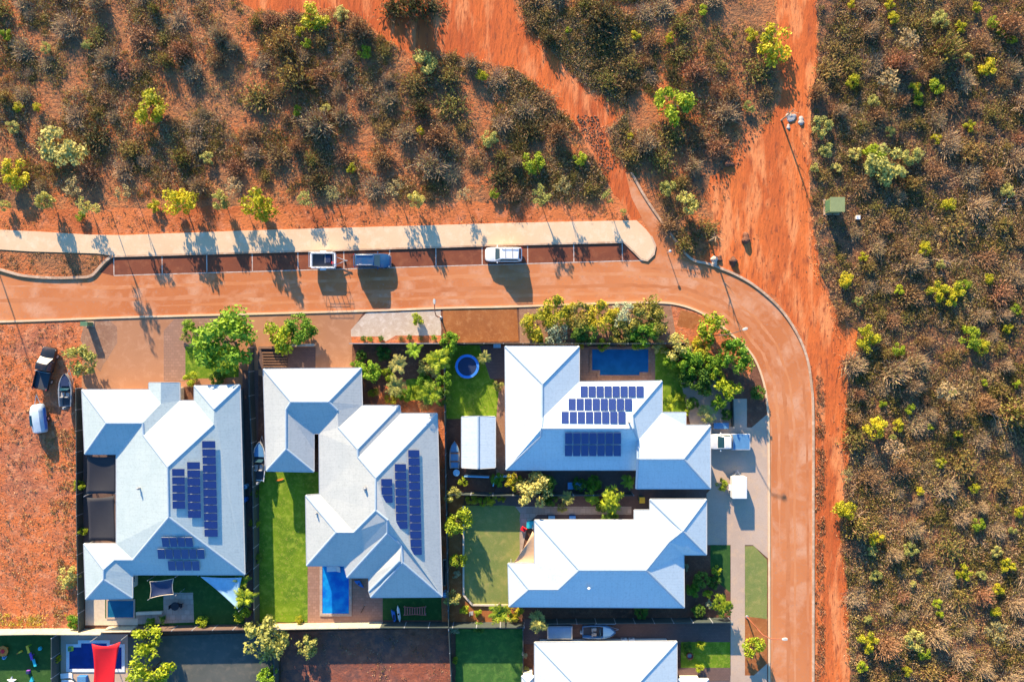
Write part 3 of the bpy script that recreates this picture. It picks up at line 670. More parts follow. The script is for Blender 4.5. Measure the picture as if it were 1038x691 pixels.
F3 = [['a', 'r', 'v', 'n', 'w', 'a2'], ['a', 'b', 'r'], ['b', 'c', 'v', 'r'], ['c', 'g', 'h1', 'h2', 'n', 'v'], ['g', 'gE', 'h3', 'h2', 'h1'], ['gE', 'f1', 'f2', 'f3', 'k1', 'k0', 'h3'],
      ['f3', 'f4', 'k1'], ['k0', 'k1', 'f4', 'f5'], ['k0', 'f5', 's'], ['n', 'h2', 'h3', 's', 'a2', 'w'], ['h3', 'k0', 's']]
pN3 = [('c', 'g', 'n'), grid(588, 652.8, 390.7, 402.4, 8, 1, .9)+grid(575.8, 641, 403.4, 416, 8, 1, .9)+grid(568.8, 634.4, 416.6, 429.2, 8, 1, .9), .12]
pS3 = [('n', 'h2', 's'), grid(572.4, 630, 438, 450.3, 7, 1, .9)+grid(572.2, 629.8, 450.6, 462.6, 7, 1, .9), .12]
house('house', 'house with bright white roof carrying five rows of solar panels beside the blue pool', 'house', V3, F3, 'roofC', 'wall2', panels=[pN3, pS3], outline=['a', 'a2', 's', 'f5', 'f4', 'f3', 'f2', 'f1', 'gE', 'g', 'c', 'b'])
V4 = dict(a=(542, 527, 'e'), b=(643, 527, 'e'), b2=(643, 517, 'e'), c=(659, 517, 'e'), c2=(659, 506, 'e'), d=(716, 506, 'e'), e1=(716, 562, 'e'), e2=(693, 562, 'e'), f=(693.5, 615.5, 'e'), g=(516, 614.5, 'e'), g0=(515, 571, 'e'), h=(542, 571, 'e'),
          r1=(587, 577.5, ['y527', 'y615', 'x542']), r2=(655, 577.5, ['y527', 'y615', 'x693']), m=(678, 549, ['y517']), n=(692, 538, ['x716', 'y506', 'x659']), p1=(536, 597, ['x515', 'y615', 'y571']), p2=(566, 597, ['y615', 'y571']))
F4 = [['a', 'b', 'b2', 'c', 'm', 'r2', 'r1'], ['c', 'c2', 'n', 'm'], ['c2', 'd', 'n'], ['d', 'e1', 'n'], ['n', 'e1', 'e2', 'm'], ['m', 'e2', 'f', 'r2'], ['r2', 'f', 'g', 'p1', 'p2', 'r1'], ['a', 'r1', 'p2', 'h'], ['g0', 'h', 'p2', 'p1'], ['g0', 'p1', 'g']]
house('house', 'house with plain bright white roof, no solar panels, tan sail at its west end', 'house', V4, F4, 'roofC', 'wall2')
V5 = dict(a=(542, 651, 'e'), b=(686, 650, 'e'), c=(686, 745, 'e'), d=(542, 745, 'e'), r1=(589, 700, ['y650']), r2=(640, 700, ['y650']))
house('house', 'white roofed house cut off by the bottom edge of the photo', 'house', V5, [['a', 'b', 'r2', 'r1'], ['b', 'c', 'r2'], ['c', 'd', 'r1', 'r2'], ['d', 'a', 'r1']], 'roofC', 'wall2')
V6 = dict(a=(687.5, 688, 'e'), b=(718, 688, 'e'), c=(718, 745, 'e'), d=(687.5, 745, 'e'), r1=(703, 703, ['x687.5', 'x718']), r2=(703, 728, ['x687.5', 'x718']))
house('carport', 'small white roofed carport at the bottom edge beside the pale driveway', 'carport', V6, [['a', 'b', 'r1'], ['b', 'c', 'r2', 'r1'], ['c', 'd', 'r2'], ['d', 'a', 'r1', 'r2']], 'roofC', 'wall2', eave=2.6)
V7 = dict(a=(529, 685, 'e'), b=(541.5, 685, 'e'), c=(541.5, 745, 'e'), d=(529, 745, 'e'), r1=(535, 692, 3.1), r2=(535, 738, 3.1))
house('lean_to', 'narrow white roofed outhouse against the west wall of the house at the bottom edge', 'outhouse', V7, [['a', 'b', 'r1'], ['b', 'c', 'r2', 'r1'], ['c', 'd', 'r2'], ['d', 'a', 'r1', 'r2']], 'roofC', 'wall2', eave=2.5, inset=.2)
V8 = dict(a=(468, 422.5, 'e'), m=(485, 422, 2.95), b=(502, 422.5, 'e'), c=(502, 473.5, 'e'), n=(485, 474.5, 2.95), d=(468, 473.5, 'e'))
house('garden_shed', 'white gable roofed garden shed between the trampoline lawn and the canoe', 'shed', V8, [['a', 'm', 'n', 'd'], ['m', 'b', 'c', 'n']], 'roofC', 'wall2', eave=2.5, inset=.12)

# ================================================================== FENCES, WALLS
def fence(name, label, pts, h, m, cat='fence', w=.06, post=2.4, pm='grey_p', group=None):
    c = [P(x, y) for x, y in pts]; o0 = c[0].copy(); root = thing(name, o0, 0, label, cat, group)
    mb = MB(); first = None
    for a, b in zip(c, c[1:]):
        a = a-o0; b = b-o0; d = (b-a); L = d.length; d.normalize(); n = Vector((-d.y, d.x, 0))*w/2
        vs = [a-n, b-n, b+n, a+n]; mb.add([(q.x, q.y, .03) for q in vs]+[(q.x, q.y, h) for q in vs], [(0, 3, 2, 1), (4, 5, 6, 7), (0, 1, 5, 4), (1, 2, 6, 5), (2, 3, 7, 6), (3, 0, 4, 7)])
        n2 = n*1.6; vs = [a-n2, b-n2, b+n2, a+n2]
        mb.add([(q.x, q.y, h+.002) for q in vs]+[(q.x, q.y, h+.05) for q in vs], [(0, 3, 2, 1), (4, 5, 6, 7), (0, 1, 5, 4), (1, 2, 6, 5), (2, 3, 7, 6), (3, 0, 4, 7)])
        if post:
            k = max(1, int(L/post))
            for i in range(k+1):
                q = a+d*L*i/k
                if first is None:
                    pb = MB(); pb.box(-.05, .05, -.05, .05, 0, h+.08); first = pb.build('post', M[pm], root); first.location = q
                elif i > 0:
                    cpy = first.copy(); COL.objects.link(cpy); cpy.parent = root; cpy.location = q
    mb.build('fence_panel', M[m], root)
    return root
fence('fence', 'dark sheet fence between the vacant red lot and the west house', [(83.4, 393), (84, 520), (86, 637)], 1.3, 'fence_dark')
fence('fence', 'cream sheet fence along the bottom of the vacant lot and the west yard', [(-60, 638), (44, 636.5), (110, 637), (111, 634.5), (140, 634)], 1.8, 'fence_cream')
fence('fence', 'brown sheet fence behind the stone patio of the west house', [(140, 634), (262, 632)], 1.7, 'fence_brown')
fence('fence', 'cream sheet fence below the bright lawn and small pool of the middle house', [(262, 632), (388, 630)], 1.8, 'fence_cream')
fence('fence', 'green grey sheet fence behind the swing seat and the eastern gardens', [(388, 630), (460, 630), (531, 630)], 1.8, 'fence_dark')
fence('fence', 'dark sheet fence between the west house and the middle house', [(257.5, 352), (258, 400), (261.5, 470), (263, 632)], 1.8, 'fence_dark')
fence('fence', 'dark sheet fence between the middle house and the shed yard', [(451.5, 352), (453, 480), (456, 632)], 1.8, 'fence_dark')
fence('fence', 'grey sheet fence along the shrub strip in front of the planted bed', [(357.5, 348), (452, 348)], 1.8, 'grey_p')
fence('fence', 'dark sheet fence along the orange gravel verge and the clipped hedge', [(452, 348), (530, 348), (560, 348), (690, 348)], 1.8, 'fence_dark')
fence('fence', 'low dark fence curving round the poolside lawn behind the corner trees', [(690, 348), (706, 366), (726, 384), (740, 396), (741, 432)], 1.2, 'fence_dark')
fence('fence', 'dark sheet fence below the shed and deck, above the dull lawn', [(456, 498), (500, 499), (560, 499), (640, 499)], 1.7, 'fence_dark')
fence('fence', 'dark sheet fence between the bottom lawn and the bare southern lot', [(456, 634), (459, 700), (459, 760)], 1.6, 'fence_dark')
fence('fence', 'dark sheet fence beside the tree between the paved yard and the bare southern lot', [(282, 636), (283, 760)], 1.7, 'fence_dark')
fence('fence', 'dark green sheet fence between the lane with the blue boat and the white roofed house', [(545, 627), (738, 625.5)], 1.6, 'fence_dark')
fence('fence', 'short dark fence between the play lawn and the paved pool yard', [(61, 641), (61, 760)], 1.7, 'fence_dark')
fence('fence', 'dark fence between the bottom lawn and the bottom house side path', [(530, 634), (530, 684)], 1.2, 'fence_dark')
fence('garden_wall', 'low pale wall beside the green bushes in front of the middle house', [(292, 350), (320, 349.5)], .7, 'cream', 'wall', w=.2, post=0)
fence('garden_wall', 'low pale wall at the top of the timber steps by the middle house', [(264, 352), (291, 352)], .5, 'wood', 'wall', w=.2, post=0)
fence('garden_wall', 'low white kerb wall around the dull lawn of the plain roofed house', [(470, 512), (470, 602), (479, 612), (516, 612.5)], .25, 'cream', 'wall', w=.15, post=0)
fence('garden_wall', 'low pale wall between the covered yard and the stone patio of the west house', [(140, 620), (166, 619)], .5, 'cream', 'wall', w=.25, post=0)
fence('garden_screen', 'low white frame screen right of the plant bed below the shed', [(517-0.5, 481), (518, 481), (502, 482), (500, 491)][1:], 1.0, 'skyblue', 'screen', w=.1, post=0)
fence('garden_screen', 'low white topped screen directly below the shed', [(471, 481), (496, 482)], 1.0, 'skyblue', 'screen', w=.1, post=0)
# ================================================================== VEGETATION
RNG = np.random.default_rng(11)
def unit(v): return v/np.maximum(1e-9, np.linalg.norm(v, axis=-1, keepdims=True))
def quads(c, n, L, Wd, rng, flip=None):
    """rhombus leaves at centres c (N,3) with normals n, half length L and half width Wd"""
    N = len(c); r = unit(rng.normal(size=(N, 3))); t = unit(np.cross(n, r)); b = np.cross(n, t)
    L = np.asarray(L).reshape(-1, 1)*np.ones((N, 1)); Wd = np.asarray(Wd).reshape(-1, 1)*np.ones((N, 1))
    V = np.stack([c-t*L, c-b*Wd, c+t*L, c+b*Wd], 1).reshape(-1, 3)
    return V, np.arange(4*N).reshape(-1, 4)
def crown_mesh(name, m, nb=14, nl=90, R=1.0, Hh=1.0, zc=.6, leaf=.07, br=.38, seed=0, outward=.6, hollow=.55):
    rng = np.random.default_rng(seed); C = []; Nn = []
    a_ = rng.uniform(0, 2*np.pi, nb)+np.arange(nb)*2.4; r_ = np.sqrt(rng.uniform(.02, 1, nb))*.72
    bc = np.stack([np.cos(a_)*r_*R, np.sin(a_)*r_*R, zc+Hh*(1-r_)*rng.uniform(-.9, .9, nb)+Hh*rng.uniform(-.25, .15, nb)], 1)
    bs = rng.uniform(.6, 1.15, nb)*br*R
    for i in range(nb):
        dd = unit(rng.normal(size=(nl, 3))); 
        rr = rng.uniform(hollow, 1.0, size=(nl, 1))*bs[i]*rng.uniform(.8, 1.25, size=(nl, 1))
        C.append(bc[i]+dd*rr*np.array([1, 1, .8])); Nn.append(unit(dd*outward+rng.normal(size=(nl, 3))*.6+np.array([0, 0, .25])))
    C = np.concatenate(C); Nn = np.concatenate(Nn); C[:, 2] = np.maximum(C[:, 2], .04)
    s = rng.uniform(.6, 1.3, len(C))*leaf
    V, F = quads(C, Nn, s, s*.62, rng)
    return np_mesh(name, V, F, m)
def twig_mesh(name, mats, n=260, leaf=160, R=1.0, Hh=.9, seed=0, w=.018, ls=.05):
    rng = np.random.default_rng(seed)
    a = rng.uniform(0, 2*np.pi, n); el = rng.uniform(.25, 1.45, n); L = rng.uniform(.45, 1.05, n)*R
    d = np.stack([np.cos(a)*np.cos(el), np.sin(a)*np.cos(el), np.sin(el)*Hh], 1)
    base = rng.normal(size=(n, 3))*np.array([.22, .22, 0])*R; s = base+d*L[:, None]*rng.uniform(.1, .45, n)[:, None]; e = base+d*L[:, None]+rng.normal(size=(n, 3))*.08
    s[:, 2] = np.maximum(s[:, 2], 0); e[:, 2] = np.maximum(e[:, 2], .03)
    sd_ = unit(np.cross(d, rng.normal(size=(n, 3))))*w
    V = np.stack([s-sd_, s+sd_, e+sd_*.4, e-sd_*.4], 1).reshape(-1, 3); F = np.arange(4*n).reshape(-1, 4); mi = np.zeros(n, int)
    if leaf:
        k = rng.integers(0, n, leaf); c = s[k]+(e[k]-s[k])*rng.uniform(.5, 1.05, leaf)[:, None]+rng.normal(size=(leaf, 3))*.04
        q = rng.uniform(.6, 1.3, leaf)*ls
        V2, F2_ = quads(c, unit(rng.normal(size=(leaf, 3))+np.array([0, 0, .3])), q, q*.6, rng)
        F = np.concatenate([F, F2_+len(V)]); V = np.concatenate([V, V2]); mi = np.concatenate([mi, np.ones(leaf, int)])
    return np_mesh(name, V, F, mats, mi)
def trunk_mesh(name, h=1.0, r=.06, nb=5, spread=.5, seed=0):
    rg = random.Random(seed); mb = MB()
    mb.tube([(0, 0, -.05), (.02, .01, h*.3), (-.01, .03, h*.6), (.02, 0, h*.85)], [r*1.3, r, r*.7, r*.3], 7)
    for i in range(nb):
        a = 2*math.pi*i/nb+rg.uniform(-.4, .4); z0 = h*rg.uniform(.25, .6); L = spread*rg.uniform(.6, 1)
        mb.tube([(0, 0, z0), (math.cos(a)*L*.5, math.sin(a)*L*.5, z0+L*.4), (math.cos(a)*L, math.sin(a)*L, z0+L*.65)], [r*.6, r*.4, r*.15], 5)
    me = bpy.data.meshes.new(name); me.from_pydata(mb.v, [], mb.f); me.materials.append(M['trunk'])
    me.polygons.foreach_set('use_smooth', [True]*len(me.polygons)); return me
def palm_mesh(name, m, nf=17, seed=0, L=1.0, droop=.62, wl=.19):
    rg = random.Random(seed); V = []; F = []
    for i in range(nf):
        a = 2*math.pi*i/nf*1.0+rg.uniform(-.2, .2); e0 = rg.uniform(.15, 1.0); ln = L*rg.uniform(.65, 1.15); k = 14
        pts = []; p = Vector((0, 0, 0)); e = e0
        for j in range(k+1):
            pts.append(p.copy()); p = p+Vector((math.cos(a)*math.cos(e), math.sin(a)*math.cos(e), math.sin(e)))*ln/k; e -= (droop*2.2/k)*(.5+j/k)
        s = Vector((-math.sin(a), math.cos(a), 0))
        for j in range(1, k):
            f = (pts[j+1]-pts[j]).normalized(); wj = wl*L*math.sin(math.pi*min(1, (j+1.5)/(k+1)))**.7
            for sg in (-1, 1):
                for q in range(2):
                    b0 = pts[j]+f*q*ln/k/2; tip = b0+s*sg*wj+f*wj*.55+Vector((0, 0, -wj*rg.uniform(.1, .5)))
                    n = len(V); wq = .011*L; V += [tuple(b0-f*wq), tuple(b0+f*wq*1.6), tuple(tip+Vector((0, 0, rg.uniform(-.05, .05)))), tuple(tip-f*wq)]; F.append((n, n+1, n+2, n+3))
    return np_mesh(name, np.array(V), np.array(F), m)
def rosette_mesh(name, m, n=16, leaves=9, seed=0, leaf=.3):
    """coarse leaves in star-shaped rosettes at the branch tips"""
    rng = np.random.default_rng(seed); V = []; F = []
    for i in range(n):
        a = rng.uniform(0, 2*np.pi); rr = rng.uniform(.1, .78); c = np.array([np.cos(a)*rr, np.sin(a)*rr, .75-.35*rr*rr+rng.uniform(-.12, .12)])
        for k in range(leaves):
            b = 2*np.pi*k/leaves+rng.uniform(-.2, .2); d = np.array([np.cos(b), np.sin(b), rng.uniform(-.3, .35)]); s = np.array([-np.sin(b), np.cos(b), 0]); L = leaf*rng.uniform(.8, 1.2)
            j = len(V); V += [c, c+d*L*.55-s*L*.17, c+d*L+np.array([0, 0, -.05]), c+d*L*.55+s*L*.17]; F.append((j, j+1, j+2, j+3))
    return np_mesh(name, np.array(V), np.array(F), m)
PROTO = {}
def proto(kind, m, fn, n=3, **kw):
    PROTO[kind] = [fn(kind+'_crown', M[m] if isinstance(m, str) else [M[x] for x in m], seed=i*17+hash_(kind) % 97, **kw) for i in range(n)]
def hash_(s): return sum(ord(c)*(i+3) for i, c in enumerate(s))
for k, m in (('yellow', 'leaf_yellow'), ('lime', 'leaf_lime'), ('pale', 'leaf_pale')):
    proto(k, m, crown_mesh, n=4, nb=17, nl=70, leaf=.075, br=.30, Hh=.75, zc=.75)
proto('green', 'leaf_green', crown_mesh, nb=30, nl=95, leaf=.06, br=.27, Hh=.8, zc=.85)
proto('deep', 'leaf_deep', crown_mesh, nb=26, nl=90, leaf=.065, br=.28, Hh=.8, zc=.8)
proto('gold', 'leaf_gold', crown_mesh, nb=26, nl=95, leaf=.06, br=.27, Hh=.7, zc=.75)
proto('silver', 'leaf_silver', crown_mesh, nb=20, nl=80, leaf=.055, br=.27, Hh=.7, zc=.75)
proto('bronze', 'leaf_bronze', crown_mesh, nb=26, nl=95, leaf=.06, br=.27, Hh=.7, zc=.75)
proto('gum', 'leaf_grey', crown_mesh, nb=13, nl=26, leaf=.09, br=.3, Hh=1.2, zc=1.0, outward=.1)
proto('gumgreen', 'leaf_pale', crown_mesh, nb=15, nl=30, leaf=.085, br=.3, Hh=1.2, zc=1.0, outward=.1)
proto('straw', ('twig', 'leaf_straw'), twig_mesh, n=3, leaf=420, Hh=.7, ls=.06)
PROTO['straw'] = [twig_mesh('straw_crown', [M['twig'], M['leaf_straw']], n=200, leaf=420, Hh=.7, seed=40+i, ls=.06) for i in range(3)]
PROTO['drygrey'] = [twig_mesh('dry_grey', [M['twig'], M['leaf_grey']], n=520, leaf=420, seed=60+i, w=.016) for i in range(4)]
PROTO['drybrown'] = [twig_mesh('dry_brown', [M['twig_b'], M['leaf_brown']], n=420, leaf=520, seed=80+i, w=.016, ls=.06) for i in range(4)]
PROTO['olive'] = [twig_mesh('olive', [M['twig_b'], M['leaf_olive']], n=220, leaf=620, seed=100+i, ls=.07) for i in range(4)]
PROTO['dark'] = [twig_mesh('dark', [M['twig_b'], M['leaf_dark']], n=260, leaf=700, seed=120+i, ls=.075) for i in range(3)]
PROTO['palm'] = [palm_mesh('palm_fronds', M['leaf_lime'], seed=i) for i in range(3)]
PROTO['palmpale'] = [palm_mesh('palm_fronds', M['leaf_pale'], seed=i+5) for i in range(2)]
PROTO['palmdeep'] = [palm_mesh('palm_fronds', M['leaf_green'], seed=i+9) for i in range(2)]
PROTO['rosette'] = [rosette_mesh('rosettes', M['leaf_lime'], n=26, seed=i) for i in range(3)]
PROTO['rosettepale'] = [rosette_mesh('rosettes', M['leaf_pale'], n=30, seed=i+5, leaf=.26) for i in range(3)]
PROTO['rosettedeep'] = [rosette_mesh('rosettes', M['leaf_deep'], n=26, seed=i+8) for i in range(2)]
TR = [trunk_mesh('trunk', seed=i) for i in range(4)]
PTR = None
def plant(px, py, rpx, h, kind, label, cat=None, group=None, name=None, rnd=random.Random(5), parts=True):
    palm = kind.startswith('palm')
    q = P(px, py, h*(.9 if palm else .6)); r = rpx*K*(1.12 if palm else 1.12)
    rz = rnd.uniform(0, 6.28)
    nm = name or ('palm' if palm else 'tree' if h >= 2.4 else 'shrub')
    root = thing(nm, (q.x, q.y, 0.02), rz, label, cat or nm.replace('_', ' '), group)
    me = rnd.choice(PROTO[kind])
    if palm:
        c = link('fronds', me, None, root); c.location = (0, 0, h*.86); c.scale = (r, r, r*.9)
        mb = MB(); mb.tube([(0, 0, 0), (.03, .02, h*.5), (0, 0, h*.88)], [.16, .11, .09], 8)
        mb.build('trunk', M['trunk'], root, smooth=True)
    else:
        c = link('crown' if h >= 2.4 else 'foliage', me, None, root)
        zt = {'rosette': .95, 'rosettepale': .95, 'rosettedeep': .95}.get(kind, 1.5)
        if kind in ('gum', 'gumgreen'):
            c.scale = (r, r, h*.6/2.2); c.location = (0, 0, h*.38)
        elif h >= 2.4:
            c.scale = (r, r, h*.95/zt); c.location = (0, 0, h*.04)
        else: c.scale = (r*.95, r*.95, h/zt)
        t = link('trunk' if h >= 2.4 else 'stem', rnd.choice(TR), None, root); k = h*.75; t.scale = (max(.5, r*.6), max(.5, r*.6), k)
    return root
# ---- named places in the scrub, used for labels
def where(x, y):
    if x > 822:
        row = 'in the top right corner' if y < 70 else 'right of the puddled track' if y < 190 else 'opposite the green cabinet' if y < 255 else 'opposite the road bend' if y < 375 else 'opposite the house pools' if y < 500 else 'opposite the grassed verge' if y < 600 else 'in the bottom right corner'
        col = 'beside the dirt' if x < 900 else 'mid scrub' if x < 970 else 'near the right edge'
        return f'{col} {row}'
    if x > 612 or (x > 530 and y < 110): return 'between the tracks ' + ('near the top edge' if y < 70 else 'mid way down' if y < 150 else 'above the road bend')
    row = 'top' if y < 75 else 'middle' if y < 150 else 'footpath side'
    col = 'far left' if x < 110 else 'left of the trailer' if x < 300 else 'above the blue car' if x < 445 else 'above the white car'
    return f'{col}, {row} of the scrub'
ORD = ['leftmost', 'second from left', 'third from left', 'fourth from left', 'fifth from left', 'sixth from left', 'seventh from left', 'eighth from left', 'ninth from left', 'tenth from left']
BUSH = [  # x, y, radius px, height m, kind
 (152, 107, 19, 2.6, 'yellow'), (62, 148, 24, 2.6, 'pale'), (14, 176, 17, 2.2, 'yellow'), (37, 108, 5, 1, 'yellow'), (18, 108, 6, 1, 'yellow'), (12, 128, 8, 1.4, 'pale'), (210, 160, 8, 1.2, 'pale'), (5, 34, 7, 1.3, 'lime'), (46, 48, 7, 1.2, 'pale'), (88, 45, 6, 1, 'pale'),
 (488, 76, 7, 1.2, 'yellow'), (430, 63, 14, 2, 'pale'), (369, 52, 8, 1.2, 'lime'), (318, 18, 17, 1.8, 'yellow'), (310, 43, 6, 1, 'lime'), (303, 31, 6, 1, 'yellow'), (356, 170, 6, 1, 'yellow'), (300, 112, 6, 1, 'lime'), (426, 132, 5, 1, 'yellow'), (330, 110, 6, 1, 'pale'), (497, 140, 10, 1.4, 'pale'), (345, 14, 9, 1.2, 'pale'),
 (685, 106, 22, 3.0, 'lime'), (541, 163, 13, 1.8, 'lime'), (588, 160, 8, 1.3, 'lime'), (680, 38, 6, 1, 'yellow'), (787, 45, 21, 2.8, 'yellow'), (712, 10, 6, 1, 'lime'), (639, 138, 4, .8, 'yellow'), (645, 36, 6, 1, 'yellow'), (576, 30, 4, .8, 'lime'), (762, 34, 8, 1.2, 'yellow'), (760, 108, 7, 1, 'pale'),
 (865, 82, 8, 1.3, 'yellow'), (834, 128, 13, 1.8, 'pale'), (838, 152, 8, 1.2, 'pale'), (900, 168, 22, 2.4, 'pale'), (886, 156, 12, 1.8, 'lime'), (925, 157, 12, 1.8, 'pale'), (868, 155, 8, 1.3, 'pale'), (864, 4, 5, 1, 'yellow'), (903, 3, 7, 1, 'yellow'), (906, 18, 7, 1, 'yellow'), (954, 19, 10, 1.3, 'pale'), (975, 26, 7, 1.1, 'yellow'), (991, 7, 6, 1, 'yellow'), (1008, 22, 7, 1, 'lime'), (928, 88, 7, 1, 'yellow'), (933, 100, 7, 1.2, 'lime'), (951, 86, 9, 1.3, 'lime'), (982, 57, 5, 1, 'pale'), (1003, 67, 11, 1.3, 'yellow'), (1015, 33, 5, 1, 'lime'), (1026, 40, 6, 1, 'yellow'), (983, 128, 7, 1, 'yellow'), (950, 140, 6, 1, 'yellow'), (903, 133, 6, 1, 'pale'), (826, 170, 5, 1, 'pale'), (886, 102, 7, 1, 'pale'), (848, 170, 6, 1, 'pale'),
 (858, 283, 9, 1.4, 'yellow'), (870, 305, 6, 1, 'pale'), (950, 296, 12, 1.6, 'yellow'), (965, 298, 14, 1.7, 'yellow'), (978, 290, 8, 1.2, 'lime'), (882, 342, 15, 2, 'yellow'), (984, 341, 13, 1.6, 'lime'), (996, 352, 9, 1.2, 'yellow'), (938, 252, 8, 1.2, 'yellow'), (963, 207, 8, 1.2, 'yellow'), (912, 294, 6, 1, 'lime'), (875, 260, 6, 1, 'yellow'), (1003, 282, 6, 1, 'yellow'), (1030, 313, 7, 1, 'lime'), (1023, 333, 6, 1, 'yellow'), (1022, 193, 8, 1.2, 'pale'), (954, 268, 5, 1, 'pale'),
 (912, 354, 8, 1.3, 'lime'), (998, 388, 4, .8, 'lime'), (1031, 389, 5, 1, 'lime'), (888, 434, 13, 2.2, 'yellow'), (911, 431, 7, 1.3, 'yellow'), (905, 443, 4, .8, 'pale'), (924, 415, 6, 1, 'lime'), (966, 398, 5, .8, 'pale'), (943, 433, 4, .8, 'lime'), (954, 469, 6, 1, 'yellow'), (971, 440, 5, .8, 'yellow'), (895, 409, 5, .8, 'lime'),
 (858, 517, 12, 2.2, 'yellow'), (888, 546, 9, 1.3, 'yellow'), (885, 559, 6, 1, 'pale'), (888, 584, 7, 1, 'pale'), (924, 557, 9, 1.2, 'pale'), (933, 498, 5, .9, 'yellow'), (953, 470, 5, .8, 'pale'), (988, 495, 6, 1, 'yellow'), (993, 531, 8, 1.3, 'lime'), (1035, 519, 7, 1, 'yellow'), (1011, 559, 7, 1.1, 'pale'), (1023, 574, 9, 1.3, 'yellow'), (977, 580, 10, 1.4, 'yellow'), (995, 583, 6, 1, 'pale'), (1013, 598, 7, 1, 'yellow'), (1010, 620, 6, 1, 'yellow'), (1027, 537, 5, .9, 'pale'), (951, 612, 6, 1, 'lime'), (954, 622, 5, 1, 'lime'), (880, 652, 12, 1.6, 'yellow'), (928, 650, 13, 1.7, 'pale'), (938, 662, 8, 1.2, 'lime'), (875, 676, 7, 1.2, 'lime'), (920, 680, 6, 1, 'yellow'), (932, 579, 4, .8, 'pale'), (926, 592, 4, .8, 'pale'), (880, 628, 5, .9, 'pale'),
 (179, 204, 17, 3.9, 'yellow'), (155, 209, 8, 1.2, 'yellow'), (260, 207, 18, 4.3, 'yellow'), (222, 203, 10, 3.4, 'pale'), (42, 203, 9, 4.1, 'pale'), (92, 208, 10, 7.2, 'gumgreen'), (82, 219, 6, 1, 'lime'), (421, 201, 9, 3.9, 'pale'), (502, 196, 6, 1, 'lime'), (310, 203, 9, 2.6, 'gumgreen'), (548, 198, 11, 4.3, 'gumgreen'), (617, 199, 7, 3.4, 'gumgreen'),
 (677, 190, 9, 1.6, 'pale'), (697, 206, 12, 3.4, 'pale'), (632, 215, 4, .8, 'pale'), (4, 208, 6, 1.5, 'pale'), (400, 190, 9, 3.6, 'gum'), (125, 196, 9, 5.2, 'gum'), (75, 190, 10, 3.8, 'gum'), (336, 196, 9, 3.2, 'gum'), (470, 198, 8, 3, 'gum'), (570, 188, 9, 4, 'gum'), (237, 190, 10, 3.8, 'gum'),
 (900, 82, 12, 4.0, 'gum'), (920, 38, 11, 3.6, 'gum'), (960, 395, 12, 3.8, 'gum'), (905, 455, 11, 3.2, 'gum'), (858, 482, 7, 2.6, 'gum'), (1008, 640, 12, 3.0, 'gum'),
]
CW = {'yellow': 'bright yellow', 'lime': 'lime green', 'pale': 'pale olive', 'gum': 'sparse grey', 'gumgreen': 'sparse green'}
grp = {}
for b in BUSH:
    sz = 'small' if b[2] < 7.5 else 'medium' if b[2] < 13 else 'large'
    tall = b[3] >= 2.5
    key = (sz, CW[b[4]], 'tree' if tall else 'shrub', where(b[0], b[1])); grp.setdefault(key, []).append(b)
for key, bs in grp.items():
    bs.sort(); sz, cw, nm, wh = key
    for i, b in enumerate(bs):
        lab = f'{sz} {cw} {nm} {wh}' + (f', {ORD[i]}' if len(bs) > 1 else '')
        plant(b[0], b[1], b[2], b[3], b[4], lab, nm, f'{cw} {nm}s scattered through the scrub', name='scrub_tree' if tall else 'scrub_shrub')
# ---- polygons for scattering
def inpoly(x, y, poly):
    r = np.zeros(len(x), bool); n = len(poly); j = n-1
    for i in range(n):
        xi, yi = poly[i]; xj, yj = poly[j]
        c = ((yi > y) != (yj > y)) & (x < (xj-xi)*(y-yi)/((yj-yi) or 1e-9)+xi); r ^= c; j = i
    return r
def vnoise(x, y, s, seed):
    g = np.random.default_rng(seed).random((97, 97)); u = (x/s) % 96; v = (y/s) % 96
    i = u.astype(int); j = v.astype(int); fu = u-i; fv = v-j; fu = fu*fu*(3-2*fu); fv = fv*fv*(3-2*fv)
    return (g[i, j]*(1-fu)+g[i+1, j]*fu)*(1-fv)+(g[i, j+1]*(1-fu)+g[i+1, j+1]*fu)*fv
def cover(x, y):
    """how densely things grow at photo pixel x, y (0..1)"""
    n = .55*vnoise(x+500, y+500, 34, 1)+.45*vnoise(x+500, y+500, 13, 2)
    d = np.clip((n-.34)*4.5, 0, 1)
    nw = inpoly(x, y, NW); md = inpoly(x, y, MID); ea = inpoly(x, y, EAST)
    band = np.clip((207-y+(x-300)*.02)/20, 0, 1)
    d = np.where(nw, np.clip((d*.95+.04)*band, 0, 1), d)
    thin = np.clip((x-690)/60, 0, 1)*.75; dk = ((x-600)**2/50**2+(y-55)**2/55**2 < 1)
    d = np.where(md, np.where(dk, 1, d*(1-thin)), d)
    edge = np.clip((x-828)/30, .35, 1); d = np.where(ea, np.clip(d*1.25+.25, 0, 1)*edge, d)
    return d*(nw | md | ea)
